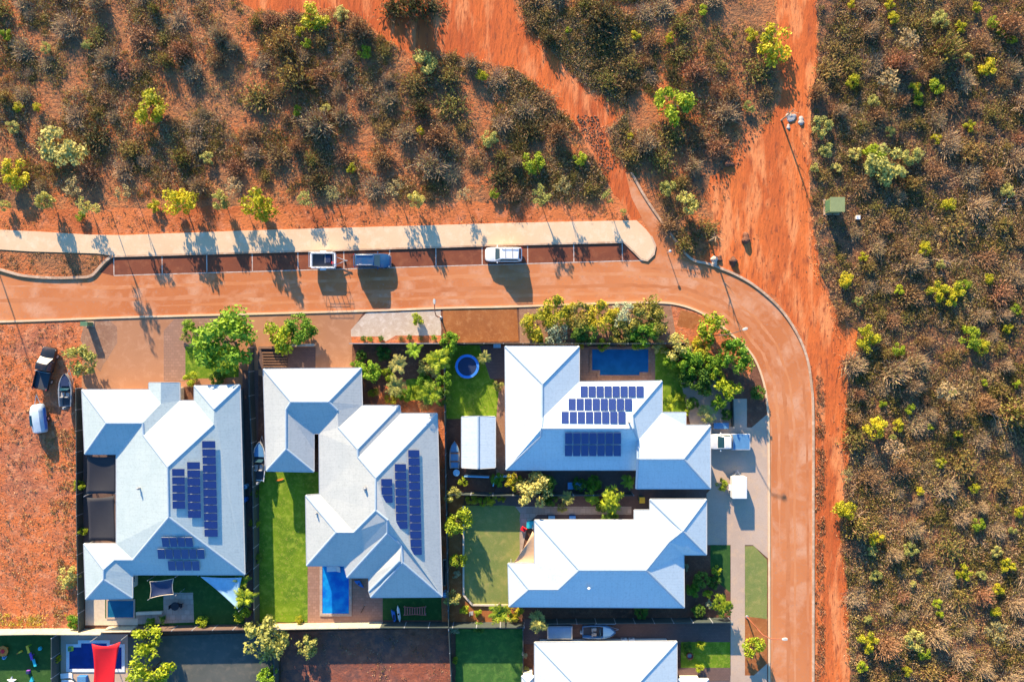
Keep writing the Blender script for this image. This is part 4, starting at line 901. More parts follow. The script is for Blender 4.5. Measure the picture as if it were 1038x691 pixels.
# ---- individually built dry shrubs
rs = np.random.default_rng(21); pts = []
KN = {'drygrey': 'grey twiggy', 'drybrown': 'brown dry', 'olive': 'dull olive', 'dark': 'dark leafy'}
tries = 0
while len(pts) < 294 and tries < 60000:
    tries += 1
    x, y = rs.uniform(-6, 1044), rs.uniform(-6, 697)
    if rs.random() > cover(np.array([x]), np.array([y]))[0]: continue
    r = rs.uniform(7, 15) if rs.random() < .75 else rs.uniform(14, 19)
    if any((x-a)**2+(y-b)**2 < (r*.75+c*.75)**2 for a, b, c, _ in pts): continue
    if any((x-b[0])**2+(y-b[1])**2 < (r*.6+b[2])**2 for b in BUSH): continue
    if x > 820 and x < 866 and y > 195 and y < 250: continue
    dk = (x-600)**2/50**2+(y-55)**2/55**2 < 1
    u = rs.random()
    k = ('dark' if u < .6 else 'olive') if dk else ('drygrey' if u < .36 else 'drybrown' if u < .66 else 'olive' if u < .94 else 'dark')
    pts.append((x, y, r, k))
pts.append((398, 6, 15, 'dark')); pts.append((418, 3, 19, 'dark')); pts.append((438, 7, 14, 'dark'))
SZ = lambda r: 'small' if r < 9.5 else 'medium' if r < 13 else 'broad'
cnt_ = {}
for p in sorted(pts): cnt_.setdefault((SZ(p[2]), p[3], where(p[0], p[1])), []).append(p)
for (x, y, r, k) in pts:
    h = r*K*float(rs.uniform(.5, .95))*(1.9 if rs.random() < .22 else 1); q = P(x, y, h*.5)
    o = bpy.data.objects.new('dry_shrub', PROTO[k][int(rs.integers(len(PROTO[k])))]); COL.objects.link(o)
    o.location = (q.x, q.y, 0); o.rotation_euler = (0, 0, float(rs.uniform(0, 6.28))); rr = r*K; o.scale = (rr*float(rs.uniform(.85, 1.15)), rr, h)
    wh = where(x, y)
    gp = cnt_[(SZ(r), k, wh)]; i_ = gp.index((x, y, r, k))
    tag(o, f'{SZ(r)} {KN[k]} shrub {wh}' + (f', {ORD[i_]}' if len(gp) > 1 else ''), 'shrub', f'{KN[k]} shrubs in the scrub')
# ---- stuff: undergrowth nobody could count
def undergrowth(name, x0, x1, y0, y1, n, seed, mats, weights, label):
    n = int(n*2.2)
    rng = np.random.default_rng(seed); x = rng.uniform(x0, x1, n); y = rng.uniform(y0, y1, n)
    c = cover(x, y); keep = rng.random(n) < c*.97+.03*(c > 0); x = x[keep]; y = y[keep]; n = len(x)
    s = rng.uniform(.12, .42, n)*(1+1.5*(rng.random(n) < .16)); q = 12
    cl = vnoise(x+900, y+900, 16, seed+3); mat = np.zeros(n, int)
    order = np.clip((cl-.15)/.7+rng.normal(size=n)*.25, 0, .999); cw = np.cumsum(weights)/np.sum(weights)
    mat = np.searchsorted(cw, order)
    cx = np.repeat((x-CX)*K, q); cy = np.repeat((CY-y)*K, q); sr = np.repeat(s, q); N = n*q
    off = rng.normal(size=(N, 3))*np.array([.55, .55, .3])*sr[:, None]; off[:, 2] = np.abs(off[:, 2])+.04
    c3 = np.stack([cx, cy, np.zeros(N)], 1)+off
    L = np.minimum(sr*rng.uniform(.18, .45, N), rng.uniform(.07, .15, N)); Wd = L*rng.uniform(.15, .55, N)
    V, F = quads(c3, unit(rng.normal(size=(N, 3))+np.array([0, 0, .2])), L, Wd, rng)
    V[:, 2] = np.maximum(V[:, 2], .005)
    me = np_mesh(name, V, F, mats, np.repeat(mat, q)); o = bpy.data.objects.new(name, me); COL.objects.link(o)
    tag(o, label, 'undergrowth', kind='stuff'); return o
mts = [M['leaf_dark'], M['leaf_olive'], M['leaf_brown'], M['twig_b'], M['twig'], M['leaf_straw'], M['leaf_grey']]
undergrowth('undergrowth', -150, 645, -110, 232, 30000, 31, mts, [.7, 2.6, 2.4, 2.2, 1.6, 1.3, 1.2], 'low dry undergrowth and twigs over the north west scrub')
undergrowth('undergrowth', 515, 800, -110, 265, 12000, 32, mts, [2.2, 2.2, 2.6, 2, 1.4, .4, .5], 'low dry undergrowth between the two dirt tracks')
undergrowth('undergrowth', 822, 1190, -110, 800, 44000, 33, mts, [1.8, 3.0, 3.0, 2.6, 1.6, .8, .9], 'low dry brown undergrowth east of the dirt track')
def brush(name, x0, x1, y0, y1, n, seed, label):
    """soft dry brush: many fine blades per clump"""
    rng = np.random.default_rng(seed); x = rng.uniform(x0, x1, n); y = rng.uniform(y0, y1, n); k = rng.random(n) < cover(x, y); x = x[k]; y = y[k]; n = len(x); q = 46
    s = rng.uniform(.35, 1.15, n); cl = vnoise(x+700, y+200, 24, seed); mat = np.searchsorted(np.cumsum([.22, .28, .18, .14, .18]), np.clip(cl*.6+rng.random(n)*.4, 0, .999)*.999); mat = np.minimum(mat, 4)
    sr = np.repeat(s, q); N = n*q; a = rng.uniform(0, 6.28, N); rr = np.sqrt(rng.random(N))*sr; z = (1-(rr/sr)**2)*sr*rng.uniform(.15, .55, N)+.05
    c = np.stack([np.repeat((x-CX)*K, q)+np.cos(a)*rr, np.repeat((CY-y)*K, q)+np.sin(a)*rr, z], 1)
    V, F = quads(c, unit(rng.normal(size=(N, 3))*np.array([1, 1, .6])), rng.uniform(.09, .24, N), rng.uniform(.012, .04, N), rng); V[:, 2] = np.maximum(V[:, 2], .01)
    me = np_mesh(name, V, F, [M['twig_b'], M['leaf_olive'], M['twig'], M['leaf_straw'], M['leaf_brown']], np.repeat(mat, q)); o = bpy.data.objects.new(name, me); COL.objects.link(o); tag(o, label, 'brush', kind='stuff')
brush('dry_brush', -120, 645, -90, 232, 7000, 61, 'fine dry brush over the north west scrub')
brush('dry_brush', 515, 800, -90, 265, 1900, 62, 'fine dry brush between the two dirt tracks')
brush('dry_brush', 822, 1160, -90, 780, 7600, 63, 'fine dry brush east of the dirt track')
# weeds on the vacant lot and along kerbs
def weeds(name, pts_px, n, seed, mats, label, size=(.06, .2)):
    rng = np.random.default_rng(seed); xs = [p[0] for p in pts_px]; ys = [p[1] for p in pts_px]
    x = rng.uniform(min(xs), max(xs), n); y = rng.uniform(min(ys), max(ys), n); k = inpoly(x, y, pts_px) & (vnoise(x+300, y+300, 9, seed) > rng.uniform(.25, .75, n)); x = x[k]; y = y[k]; n = len(x); q = 7
    s = np.repeat(rng.uniform(*size, n), q); N = n*q
    off = rng.normal(size=(N, 3))*np.array([.8, .8, .4])*s[:, None]; off[:, 2] = np.abs(off[:, 2])+.05
    c3 = np.stack([np.repeat((x-CX)*K, q), np.repeat((CY-y)*K, q), np.zeros(N)], 1)+off
    L = s*rng.uniform(.3, .7, N); V, F = quads(c3, unit(rng.normal(size=(N, 3))), L, L*.4, rng); V[:, 2] = np.maximum(V[:, 2], .03)
    me = np_mesh(name, V, F, mats, np.repeat(rng.integers(0, len(mats), n), q)); o = bpy.data.objects.new(name, me); COL.objects.link(o); tag(o, label, 'weeds', kind='stuff')
weeds('weeds', [(0, 328), (84, 326), (70, 345), (82, 400), (81, 636), (-60, 640), (-60, 328)], 5000, 41, [M['leaf_brown'], M['twig_b'], M['twig'], M['leaf_straw'], M['leaf_dark']], 'dry weeds and litter on the vacant red lot')
weeds('weeds', [(46, 440), (81, 430), (82, 634), (50, 634), (60, 560), (48, 500)], 2600, 42, [M['leaf_brown'], M['leaf_straw'], M['leaf_olive'], M['twig']], 'thick dry grass along the fence of the vacant lot')
weeds('weeds', [(-60, 622), (80, 622), (80, 634), (-60, 634)], 1500, 43, [M['leaf_pale'], M['leaf_straw'], M['leaf_yellow']], 'yellow green grass along the cream fence')
weeds('weeds', [(827, 380), (835, 380), (835, 800), (827, 800)], 2400, 44, [M['leaf_brown'], M['twig_b'], M['leaf_dark']], 'thin line of dry grass along the outer kerb')
weeds('weeds', [(0, 255), (99, 259), (106, 264), (92, 278), (50, 280), (0, 270)], 700, 45, [M['leaf_brown'], M['twig_b'], M['leaf_dark']], 'sparse weeds on the bank beside the footpath')
weeds('weeds', [(285, 642), (456, 638), (457, 740), (285, 740)], 2500, 46, [M['leaf_brown'], M['twig'], M['twig_b'], M['leaf_dark']], 'dry litter on the bare southern lot')
weeds('weeds', [(610, 200), (642, 222), (630, 226), (-20, 236), (-20, 216), (600, 208)], 2600, 47, [M['leaf_brown'], M['twig_b'], M['leaf_olive']], 'sparse weeds on the bare band above the footpath')
weeds('weeds', [(828, 60), (822, 130), (820, 200), (832, 290), (858, 330), (862, 400), (858, 500), (848, 430), (845, 340), (815, 250), (810, 120)], 1200, 48, [M['leaf_brown'], M['twig_b'], M['leaf_straw']], 'scattered tufts on the edge of the dirt track')
weeds('weeds', [(700, 60), (788, 30), (790, 110), (765, 140), (742, 175), (735, 215), (722, 258), (700, 250), (705, 200)], 1500, 49, [M['leaf_brown'], M['twig_b'], M['leaf_olive'], M['leaf_dark']], 'sparse weeds on the clearing left of the east track')
# ---- planted gardens
G = [
 (228, 346, 34, 5.4, 'green', 'largest bright green tree, over the front lawn of the west house'),
 (285, 340, 20, 3.0, 'lime', 'round lime green tree by the pale wall above the timber steps'),
 (304, 333, 16, 2.8, 'green', 'darker green tree touching the round lime tree above the steps'),
 (80, 364, 18, 3.8, 'pale', 'pale yellow green tree between the black ute and the west driveway'),
 (192, 384, 9, 1.2, 'lime', 'low lime shrub against the small north gable of the west house'),
 (191, 331, 8, 1.6, 'green', 'small green shrub left of the largest front tree, nearest the road'),
 (187, 342, 6, 1.2, 'pale', 'small pale shrub on the gravel left of the largest front tree'),
 (253, 346, 5, 1.0, 'gold', 'little golden shrub at the right side of the largest front tree'),
 (220, 384, 9, 1.2, 'deep', 'dark low shrub between front lawn and the west house roof'),
 (422, 324, 8, 2.0, 'lime', 'lone lime shrub on the pale gravel verge'),
 (366, 360, 7, 1.8, 'deep', 'dark shrub at the top left corner of the planted bed'),
 (374, 376, 12, 3.2, 'green', 'green feathery tree beside the north east roof corner of the middle house'),
 (378, 397, 6, 1.3, 'lime', 'small shrub on bare soil right of the middle house front wing'),
 (404, 369, 10, 3.8, 'palmpale', 'pale palm in the middle of the planted bed'),
 (401, 391, 11, 3.4, 'palmpale', 'pale palm just below the other one in the planted bed centre'),
 (420, 355, 9, 2.6, 'palmdeep', 'small green palm under the grey fence of the planted bed'),
 (455, 347, 11, 4.0, 'green', 'bushy green tree where the grey and dark fences meet'),
 (445, 365, 14, 4.4, 'palm', 'tall lime palm left of the trampoline'),
 (443, 382, 6, 1.6, 'silver', 'silvery white shrub between the two tall lime palms'),
 (436, 399, 14, 4.2, 'palm', 'tall lime palm above the narrow red path'),
 (449, 402, 10, 3.0, 'deep', 'dark tree beside the fence above the narrow red path'),
 (423, 397, 8, .7, 'lime', 'low patch of lime grass like foliage in the planted bed'),
 (407, 409, 7, .8, 'drybrown', 'low rust brown groundcover by the stepped roof edge'),
 (430, 411, 8, .8, 'drybrown', 'rust brown groundcover above the narrow red path'),
 (491, 362, 7, 2.4, 'palmpale', 'thin pale palm right of the trampoline'),
 (505, 391, 6, .9, 'pale', 'pale plant at the corner of the spa paving'),
 (545, 329, 17, 2.8, 'gold', 'golden green bush at the left end of the big hedge'),
 (566, 316, 19, 3.0, 'gold', 'brightest golden bush at the road side of the big hedge'),
 (566, 337, 15, 2.6, 'silver', 'silvery green bush in the left half of the big hedge'),
 (589, 321, 17, 2.9, 'bronze', 'bronze bush in the middle of the big hedge'),
 (592, 338, 15, 2.5, 'deep', 'dark green bush in the middle of the big hedge, fence side'),
 (611, 321, 19, 3.1, 'gold', 'golden green bush right of centre in the big hedge'),
 (633, 320, 15, 2.8, 'silver', 'grey silver bush between golden ones in the big hedge'),
 (629, 336, 15, 2.6, 'bronze', 'bronze bush above the middle of the blue pool'),
 (659, 321, 22, 3.3, 'bronze', 'biggest bronze bush at the right end of the hedge'),
 (652, 339, 15, 2.6, 'green', 'green bush at the lower right of the hedge'),
 (552, 348, 7, 1.5, 'lime', 'small lime shrub on the fence line above the white roof'),
 (587, 349, 7, 1.5, 'gold', 'small golden shrub on the fence line left of the pool'),
 (612, 349, 8, 1.6, 'lime', 'small lime shrub on the fence line over the pool left end'),
 (630, 347, 6, 1.4, 'drybrown', 'small reddish shrub on the fence line above the pool'),
 (648, 349, 8, 1.6, 'lime', 'small lime shrub on the fence line over the pool right end'),
 (668, 352, 8, 1.8, 'pale', 'small pale shrub at the top right corner of the pool paving'),
 (724, 335, 17, 3.8, 'lime', 'bright lime tree on the verge at the inside of the road bend'),
 (746, 361, 18, 4.0, 'green', 'green tree second along the inside of the road bend'),
 (739, 396, 15, 3.4, 'lime', 'lime tree beside the pale side path of the solar panel house'),
 (688, 352, 14, 3.2, 'pale', 'pale tree at the corner where the low fence starts'),
 (699, 366, 14, 3.6, 'green', 'green tree behind the low curved fence, upper one'),
 (706, 382, 14, 3.4, 'deep', 'dark green tree behind the low curved fence, lower one'),
 (716, 394, 9, 2.6, 'deep', 'dark tree above the shaded garden paving'),
 (722, 386, 5, 1.4, 'silver', 'little silvery shrub left of the lime tree by the side path'),
 (768, 398, 9, 1.5, 'deep', 'low dark shrub on the brown mulch beside the road'),
 (717, 419, 11, 1.8, 'rosettepale', 'coarse pale leaved shrub above the white ute'),
 (736, 420, 7, 1.4, 'deep', 'dark shrub left of the pale side path'),
 (680, 408, 9, 2.2, 'palm', 'small yellow palm against the east wall of the solar panel house'),
 (697, 418, 4, .9, 'lime', 'tiny lime shrub at the roof step of the solar panel house'),
 (690, 401, 6, .8, 'lime', 'thin strip of lime groundcover beside the poolside lawn'),
 (540, 498, 19, 4.8, 'pale', 'broad pale yellow tree between the two bright roofed houses'),
 (521, 489, 10, 2.6, 'gold', 'golden shrubby tree left of the broad pale tree'),
 (557, 506, 9, 2.0, 'deep', 'dark shrub right of the broad pale tree'),
 (575, 505, 8, 1.8, 'palmpale', 'small pale palm right of the dark shrub on the stepping path'),
 (570, 515, 6, 1.2, 'pale', 'small pale shrub standing on the stepping path'),
 (600, 504, 8, 2.0, 'rosette', 'small lime shrub left of the star shaped tree'),
 (620, 506, 13, 3.8, 'rosette', 'star shaped lime tree above the plain bright roof'),
 (618, 522, 10, 2.2, 'rosettedeep', 'dark coarse leaved shrub below the star shaped tree'),
 (637, 488, 8, 2.0, 'palmdeep', 'small shaded palm under the solar panel house eave'),
 (588, 490, 9, 1.6, 'deep', 'dark shrub in deep shade beside the blue garden table'),
 (469, 488, 6, 1.6, 'lime', 'lime shrub below the canoe'),
 (459, 502, 9, 2.6, 'pale', 'pale tree at the top left corner of the dull lawn yard'),
 (463, 528, 15, 3.8, 'lime', 'spreading lime tree on the left side of the dull lawn'),
 (478, 506, 7, 1.6, 'gold', 'orange gold clipped bush at the left of the lawn hedge row'),
 (489, 508, 6, 1.4, 'lime', 'lime bush second in the hedge row above the dull lawn'),
 (498, 506, 7, 1.4, 'yellow', 'bright yellow bush third in the hedge row above the dull lawn'),
 (508, 505, 5, 1.3, 'yellow', 'yellow bush at the right end of the lawn hedge row'),
 (464, 567, 9, 2.4, 'lime', 'lime shrubby tree on the left edge of the dull lawn'),
 (463, 583, 5, 1.2, 'silver', 'white silvery shrub below the lime one, left of the dull lawn'),
 (459, 607, 9, 2.4, 'pale', 'pale shrubby tree at the lower left corner of the dull lawn'),
 (471, 619, 6, 1.2, 'lime', 'small lime shrub on the orange bed left of the palm'),
 (484, 621, 5, 1.0, 'lime', 'tiny lime shrub just left of the palm by the green fence'),
 (506, 621, 13, 3.6, 'palm', 'bright palm leaning over the green fence above the bottom lawn'),
 (521, 620, 10, 1.8, 'gold', 'orange gold shrub right of the bright palm'),
 (485, 637, 7, 1.4, 'deep', 'dark shrub on the bottom lawn under the green fence'),
 (461, 639, 6, 1.8, 'silver', 'pale shrub in the top left corner of the bottom lawn'),
 (462, 669, 4, .9, 'lime', 'tiny lime shrub along the left fence of the bottom lawn'),
 (547, 629, 12, 3.0, 'rosettepale', 'round flowering pale tree left of the blue covered skip'),
 (532, 679, 5, 1.0, 'pale', 'small pale shrub beside the bottom house outhouse'),
 (531, 664, 4, .8, 'silver', 'tiny silver shrub between bottom lawn and the bottom house'),
 (732, 491, 7, 1.4, 'lime', 'lime shrub beside the white trailer on the east driveway'),
 (695, 575, 5, 1.0, 'silver', 'silver shrub against the east wall of the plain roofed house'),
 (711, 587, 10, 1.8, 'deep', 'dark shrub in the middle of the east front garden'),
 (727, 578, 6, 1.4, 'lime', 'small lime shrub at the top of the east front garden'),
 (718, 603, 6, 1.2, 'lime', 'small lime shrub in the centre of the east front garden'),
 (732, 614, 12, 2.3, 'rosette', 'large lime shrub touching the east footpath'),
 (709, 619, 8, 1.4, 'deep', 'dark shrub at the bottom of the east front garden'),
 (719, 612, 5, 1.0, 'silver', 'white flowering shrub left of the one touching the east footpath'),
 (766, 658, 12, 2.8, 'lime', 'lime street tree on the orange mulch by the east road'),
 (711, 655, 6, 1.4, 'lime', 'round lime shrub on the front lawn of the bottom house'),
 (709, 677, 5, 1.0, 'lime', 'small lime shrub on paving by the bottom house'),
 (698, 655, 6, .9, 'deep', 'dark groundcover shrub at the east wall of the bottom house'),
 (650, 620, 9, 1.2, 'deep', 'dark shrub in shade below the plain roofed house'),
 (79, 493, 7, 1.8, 'lime', 'lime shrub on the vacant lot fence beside the black sails'),
 (83, 538, 5, 1.6, 'lime', 'smaller lime shrub on the vacant lot fence near the lower black sail'),
 (69, 585, 13, 2.0, 'pale', 'pale green bush on the vacant lot near the bottom fence'),
 (74, 630, 8, 1.3, 'green', 'green shrub in the bottom corner of the vacant lot'),
 (145, 650, 17, 4.4, 'lime', 'lime tree right of the red sail, upper crown'),
 (152, 680, 22, 4.6, 'lime', 'lime tree right of the red sail, cut by the bottom edge'),
 (266, 648, 24, 4.6, 'pale', 'large pale tree below the fence corner of the bright lawn'),
 (271, 684, 10, 2.6, 'green', 'green tree at the bottom edge under the large pale tree'),
 (311, 655, 12, 2.8, 'pale', 'small pale tree on the bare southern lot'),
 (203, 631, 7, 1.8, 'lime', 'lime shrub at the right corner of the stone patio'),
 (245, 588, 9, 2.6, 'palm', 'palm at the south east roof corner of the west house'),
 (248, 606, 12, 3.2, 'palm', 'palm beside the pale blue sail'),
 (246, 624, 9, 2.4, 'lime', 'lime tree below the pale blue sail'),
 (258, 530, 6, 1.6, 'lime', 'small lime shrub halfway along the bright lawn fence'),
 (260, 566, 6, 1.4, 'deep', 'dark shrub on the lower part of the bright lawn fence'),
 (258, 500, 5, 1.4, 'deep', 'dark shrub on the upper part of the bright lawn fence'),
 (303, 628, 5, .9, 'yellow', 'yellow flowering shrub in the bottom corner of the bright lawn'),
 (152, 630, 5, 1.0, 'green', 'green shrub on the fence behind the patio wall'),
 (57, 668, 4, 1.4, 'yellow', 'thin yellow shrub between the play lawn and the paved pool yard'),
 (362, 372, 8, 2.0, 'green', 'green shrub against the east eave at the front of the middle house'),
 (388, 358, 9, 1.6, 'deep', 'dark bushy shrub under the grey fence left of the palms'),
 (434, 372, 11, 2.6, 'pale', 'pale bushy tree left of the tallest lime palm'),
 (430, 386, 9, 2.0, 'green', 'green bushy shrub between palms and lime grass patch'),
 (392, 381, 8, 2.2, 'lime', 'lime bushy shrub left of the two pale palms'),
 (410, 400, 8, 1.8, 'green', 'green shrub below the two pale palms'),
 (450, 385, 9, 2.6, 'green', 'green tree on the fence left of the trampoline lawn'),
 (396, 404, 7, 1.0, 'gold', 'golden low shrub at the stepped roof edge of the middle house'),
 (712, 350, 13, 2.8, 'gold', 'golden bush between the verge tree and the low curved fence'),
 (722, 368, 12, 2.6, 'green', 'green bush behind the second bend tree'),
 (727, 380, 10, 2.4, 'lime', 'lime bush just above the lime tree by the side path'),
 (680, 366, 9, 2.2, 'green', 'green bush at the right edge of the pool paving'),
 (694, 384, 10, 2.4, 'deep', 'dark bush on the inner edge of the poolside lawn'),
 (702, 410, 8, 1.6, 'deep', 'dark shrub in the shaded corner above the white utility truck'),
 (728, 408, 9, 2.0, 'green', 'green bush immediately left of the pale side path'),
 (505, 486, 8, 1.8, 'green', 'green bush under the corner of the white screen below the shed'),
 (553, 490, 11, 2.8, 'deep', 'dark leafy tree behind the broad pale tree'),
 (602, 490, 9, 1.6, 'green', 'green bush right of the blue garden table'),
 (610, 512, 8, 1.6, 'deep', 'dark bush left below the star shaped tree'),
 (703, 598, 8, 1.4, 'green', 'green bush beside the east wall of the plain roofed house'),
 (724, 590, 8, 1.4, 'deep', 'dark bush on the edge of the shaded front turf'),
 (165, 627, 5, .8, 'rosettedeep', 'dark plant beside the patio wall'),
]
for g in G: plant(*g, group=None)
strip_x = [(368, 343), (375, 343.5), (386, 343), (406, 343), (415, 342), (426, 343), (440, 342)]
for i, (x, y) in enumerate(strip_x):
    plant(x, y, 3.4, .7, ['deep', 'green', 'deep', 'olive', 'deep', 'olive', 'green'][i], f'tiny round shrub in the strip before the grey fence, {ORD[i]}', 'shrub', 'tiny shrubs in the strip before the grey fence')
# fallen dead branches and rocks
def dead(px, py, L, rz, label):
    rg = random.Random(int(px)); root = thing('fallen_branch', P(px, py, .1), rz, label, 'dead branch')
    mb = MB(); mb.tube([(-L/2, 0, .05), (0, .1, .15), (L/2, 0, .3)], [.1, .08, .04], 6); mb.build('stem', M['twig'], root)
    for i in range(9):
        x = -L*.3+L*.8*i/9; s = 1 if i % 2 else -1; l = L*.35*rg.uniform(.5, 1)
        mb = MB(); mb.tube([(x, 0, .12), (x+l*.5, s*l*.5, .35), (x+l*.9, s*l, .3+rg.random()*.4)], [.05, .035, .012], 5); mb.build('branch', M['twig'], root)
dead(1019, 205, 4.2, .9, 'tangle of bare pale branches at the right edge near the cabinet level')
dead(1014, 425, 4.2, -.55, 'long pale fallen branch in the scrub right of the pools')
dead(868, 524, 2.6, .8, 'pale dead branches beside the yellow shrub on the track edge')
dead(955, 265, 2.2, -.3, 'short pale fallen branch in the scrub level with the road bend')
def rock(px, py, r, label, m='lot', h=.6):
    rg = random.Random(int(px*7)); bm = bmesh.new(); bmesh.ops.create_icosphere(bm, subdivisions=3, radius=1)
    for v in bm.verts:
        n = 1+.25*math.sin(v.co.x*3.1+rg.random()*.3+px)+.2*math.sin(v.co.y*4.3+py)+.1*math.sin(v.co.z*7+px); v.co = Vector((v.co.x*n*r, v.co.y*n*r, v.co.z*n*r*h))
    me = bpy.data.meshes.new('rock'); bm.to_mesh(me); bm.free(); o = link('rock', me, M[m]); q = P(px, py, 0); o.location = (q.x, q.y, r*h*.35); tag(o, label, 'rock'); return o
rock(756, 242, .62, 'round reddish boulder on bare soil right of the road bend, upper one', 'mulch')
rock(743, 265, .60, 'round reddish boulder on bare soil nearest the kerb', 'mulch')
rock(724, 264, .55, 'pale boulder sitting on the outer kerb of the bend', 'pale')
rock(728, 262, .38, 'small dark stone against the pale boulder on the kerb', 'mulch')
rock(739, 166, .5, 'dark rock on the bare ground between the tracks', 'mulch')
def stones(name, pts_px, n, seed, mats, label, size=(.05, .16)):
    rng = np.random.default_rng(seed); V = []; F = []; mi = []
    base = np.array([(1, 0, 0), (-.5, .87, 0), (-.5, -.87, 0), (0, 0, .9)]); k = 0
    xs = [p[0] for p in pts_px]; ys = [p[1] for p in pts_px]
    x = rng.uniform(min(xs), max(xs), n); y = rng.uniform(min(ys), max(ys), n); kk = inpoly(x, y, pts_px)
    for px, py in zip(x[kk], y[kk]):
        s = rng.uniform(*size); a = rng.uniform(0, 6.28); R_ = np.array([[np.cos(a), -np.sin(a), 0], [np.sin(a), np.cos(a), 0], [0, 0, 1]])
        V.append((base*s*rng.uniform(.7, 1.3, 3))@R_.T+np.array([(px-CX)*K, (CY-py)*K, .0])); F += [(k, k+1, k+3), (k+1, k+2, k+3), (k+2, k, k+3)]; m_ = rng.integers(len(mats)); mi += [m_]*3; k += 4
    me = np_mesh(name, np.concatenate(V), np.array(F), mats, np.array(mi)); o = bpy.data.objects.new(name, me); COL.objects.link(o); tag(o, label, 'stones', kind='stuff')
stones('rubble', [(584, 116), (606, 118), (612, 140), (626, 168), (612, 178), (600, 150), (590, 136)], 1500, 51, [M['orange'], M['lot'], M['trunk'], M['gravel']], 'loose red stones on the narrow part of the north track')
stones('rubble', [(700, 60), (780, 60), (780, 120), (735, 190), (700, 200), (690, 130)], 1200, 52, [M['lot'], M['trunk'], M['mulch']], 'scattered stones on the bare ground between the tracks', (.05, .2))
stones('rubble', [(0, 335), (80, 335), (80, 630), (0, 630)], 2600, 53, [M['lot'], M['trunk'], M['mulch']], 'small clods on the vacant red lot', (.03, .11))
stones('rubble', [(835, 80), (800, 130), (760, 200), (740, 260), (800, 300), (860, 330), (860, 690), (830, 690), (822, 380), (822, 200)], 1600, 54, [M['lot'], M['orange'], M['trunk']], 'small clods on the east dirt track', (.03, .1))
# ================================================================== VEHICLES AND LOOSE THINGS
D = math.radians
def wheel(parent, x, y, r=.36, w=.22):
    mb = MB(); mb.lathe([(r*.6, -w/2), (r*.95, -w/2), (r, -w/4), (r, w/4), (r*.95, w/2), (r*.6, w/2)], axis='y', n=20)
    o = mb.build('wheel', M['tyre'], parent, smooth=True); o.location = (x, y, r)
    mb = MB(); mb.lathe([(.05, -w*.52), (r*.58, -w*.5), (r*.58, w*.5), (.05, w*.52)], axis='y', n=14); mb.build('rim', M['alu'], o, smooth=True)
def ring_hull(L, W_, st, zb=.3):
    """st: (x, half-width factor, top z)"""
    rings = []
    for x, k, zt in st:
        h = W_/2*k; rings.append([(x, -h*.86, zb), (x, -h, zb+.16), (x, -h, zt-.22), (x, -h*.93, zt-.05), (x, -h*.6, zt), (x, 0, zt+.025), (x, h*.6, zt), (x, h*.93, zt-.05), (x, h, zt-.22), (x, h, zb+.16), (x, h*.86, zb)])
    return rings
def cabin(root, xb0, xb1, xt0, xt1, wb, wt, zb, zt, m, rails=False, seams=()):
    mb = MB(); B = [(xb0, -wb/2, zb), (xb1, -wb/2, zb), (xb1, wb/2, zb), (xb0, wb/2, zb)]; T = [(xt0, -wt/2, zt), (xt1, -wt/2, zt), (xt1, wt/2, zt), (xt0, wt/2, zt)]
    mb.add(B+T+[((xt0+xt1)/2, 0, zt+.04)], [(0, 1, 5, 4), (1, 2, 6, 5), (2, 3, 7, 6), (3, 0, 4, 7), (4, 5, 8), (5, 6, 8), (6, 7, 8), (7, 4, 8)]); mb.build('cabin', m, root, bevel=.07, smooth=True)
    def glass(nm, idx, mg=.1, top=.05):
        q = [Vector((B+T)[i]) for i in idx]; a, b, c, d = q; n = (b-a).cross(d-a).normalized(); ctr = (a+b+c+d)/4
        if n.dot(ctr-Vector(((xb0+xb1)/2, 0, (zb+zt)/2))) < 0: n = -n
        f = lambda s, t: (a*(1-s)+b*s)*(1-t)+(d*(1-s)+c*s)*t+n*.012
        g = MB(); g.add([f(mg, .1), f(1-mg, .1), f(1-mg, 1-top), f(mg, 1-top)], [(0, 1, 2, 3)]); g.build(nm, M['carglass'], root)
    glass('windscreen', (1, 2, 6, 5), .07, .1); glass('rear_window', (3, 0, 4, 7), .1, .12); glass('side_window', (0, 1, 5, 4), .08, .15); glass('side_window', (2, 3, 7, 6), .08, .15)
    if rails:
        for s in (-1, 1):
            r = MB(); r.tube([(xt0+.1, s*wt*.44, zt+.03), (xt0+.2, s*wt*.44, zt+.09), (xt1-.3, s*wt*.44, zt+.09), (xt1-.15, s*wt*.44, zt+.03)], .03, 6); r.build('roof_rail', M[rails], root)
    for x in seams:
        r = MB(); r.box(x-.025, x+.025, -wt*.42, wt*.42, zt+.045, zt+.075); r.build('roof_bar', M['grey_p'], root)
M['carglass'] = paint('car_glass', (.01, .05, .08), .08, spec=.8, var=0)
def lights(root, xf, xr, w, z):
    for s in (-1, 1):
        b = MB(); b.box(xf-.12, xf+.015, s*w*.36-.16, s*w*.36+.16, z-.02, z+.14); b.build('headlight', M['lamp'], root, bevel=.03)
        b = MB(); b.box(xr-.015, xr+.06, s*w*.43-.07, s*w*.43+.07, z, z+.25); b.build('tail_light', M['redlamp'], root)
def mirrors(root, x, w, z, m):
    for s in (-1, 1):
        b = MB(); b.box(x-.07, x+.07, s*(w/2+.11)-.12, s*(w/2+.11)+.12, z, z+.16); b.build('mirror', m, root, bevel=.03)
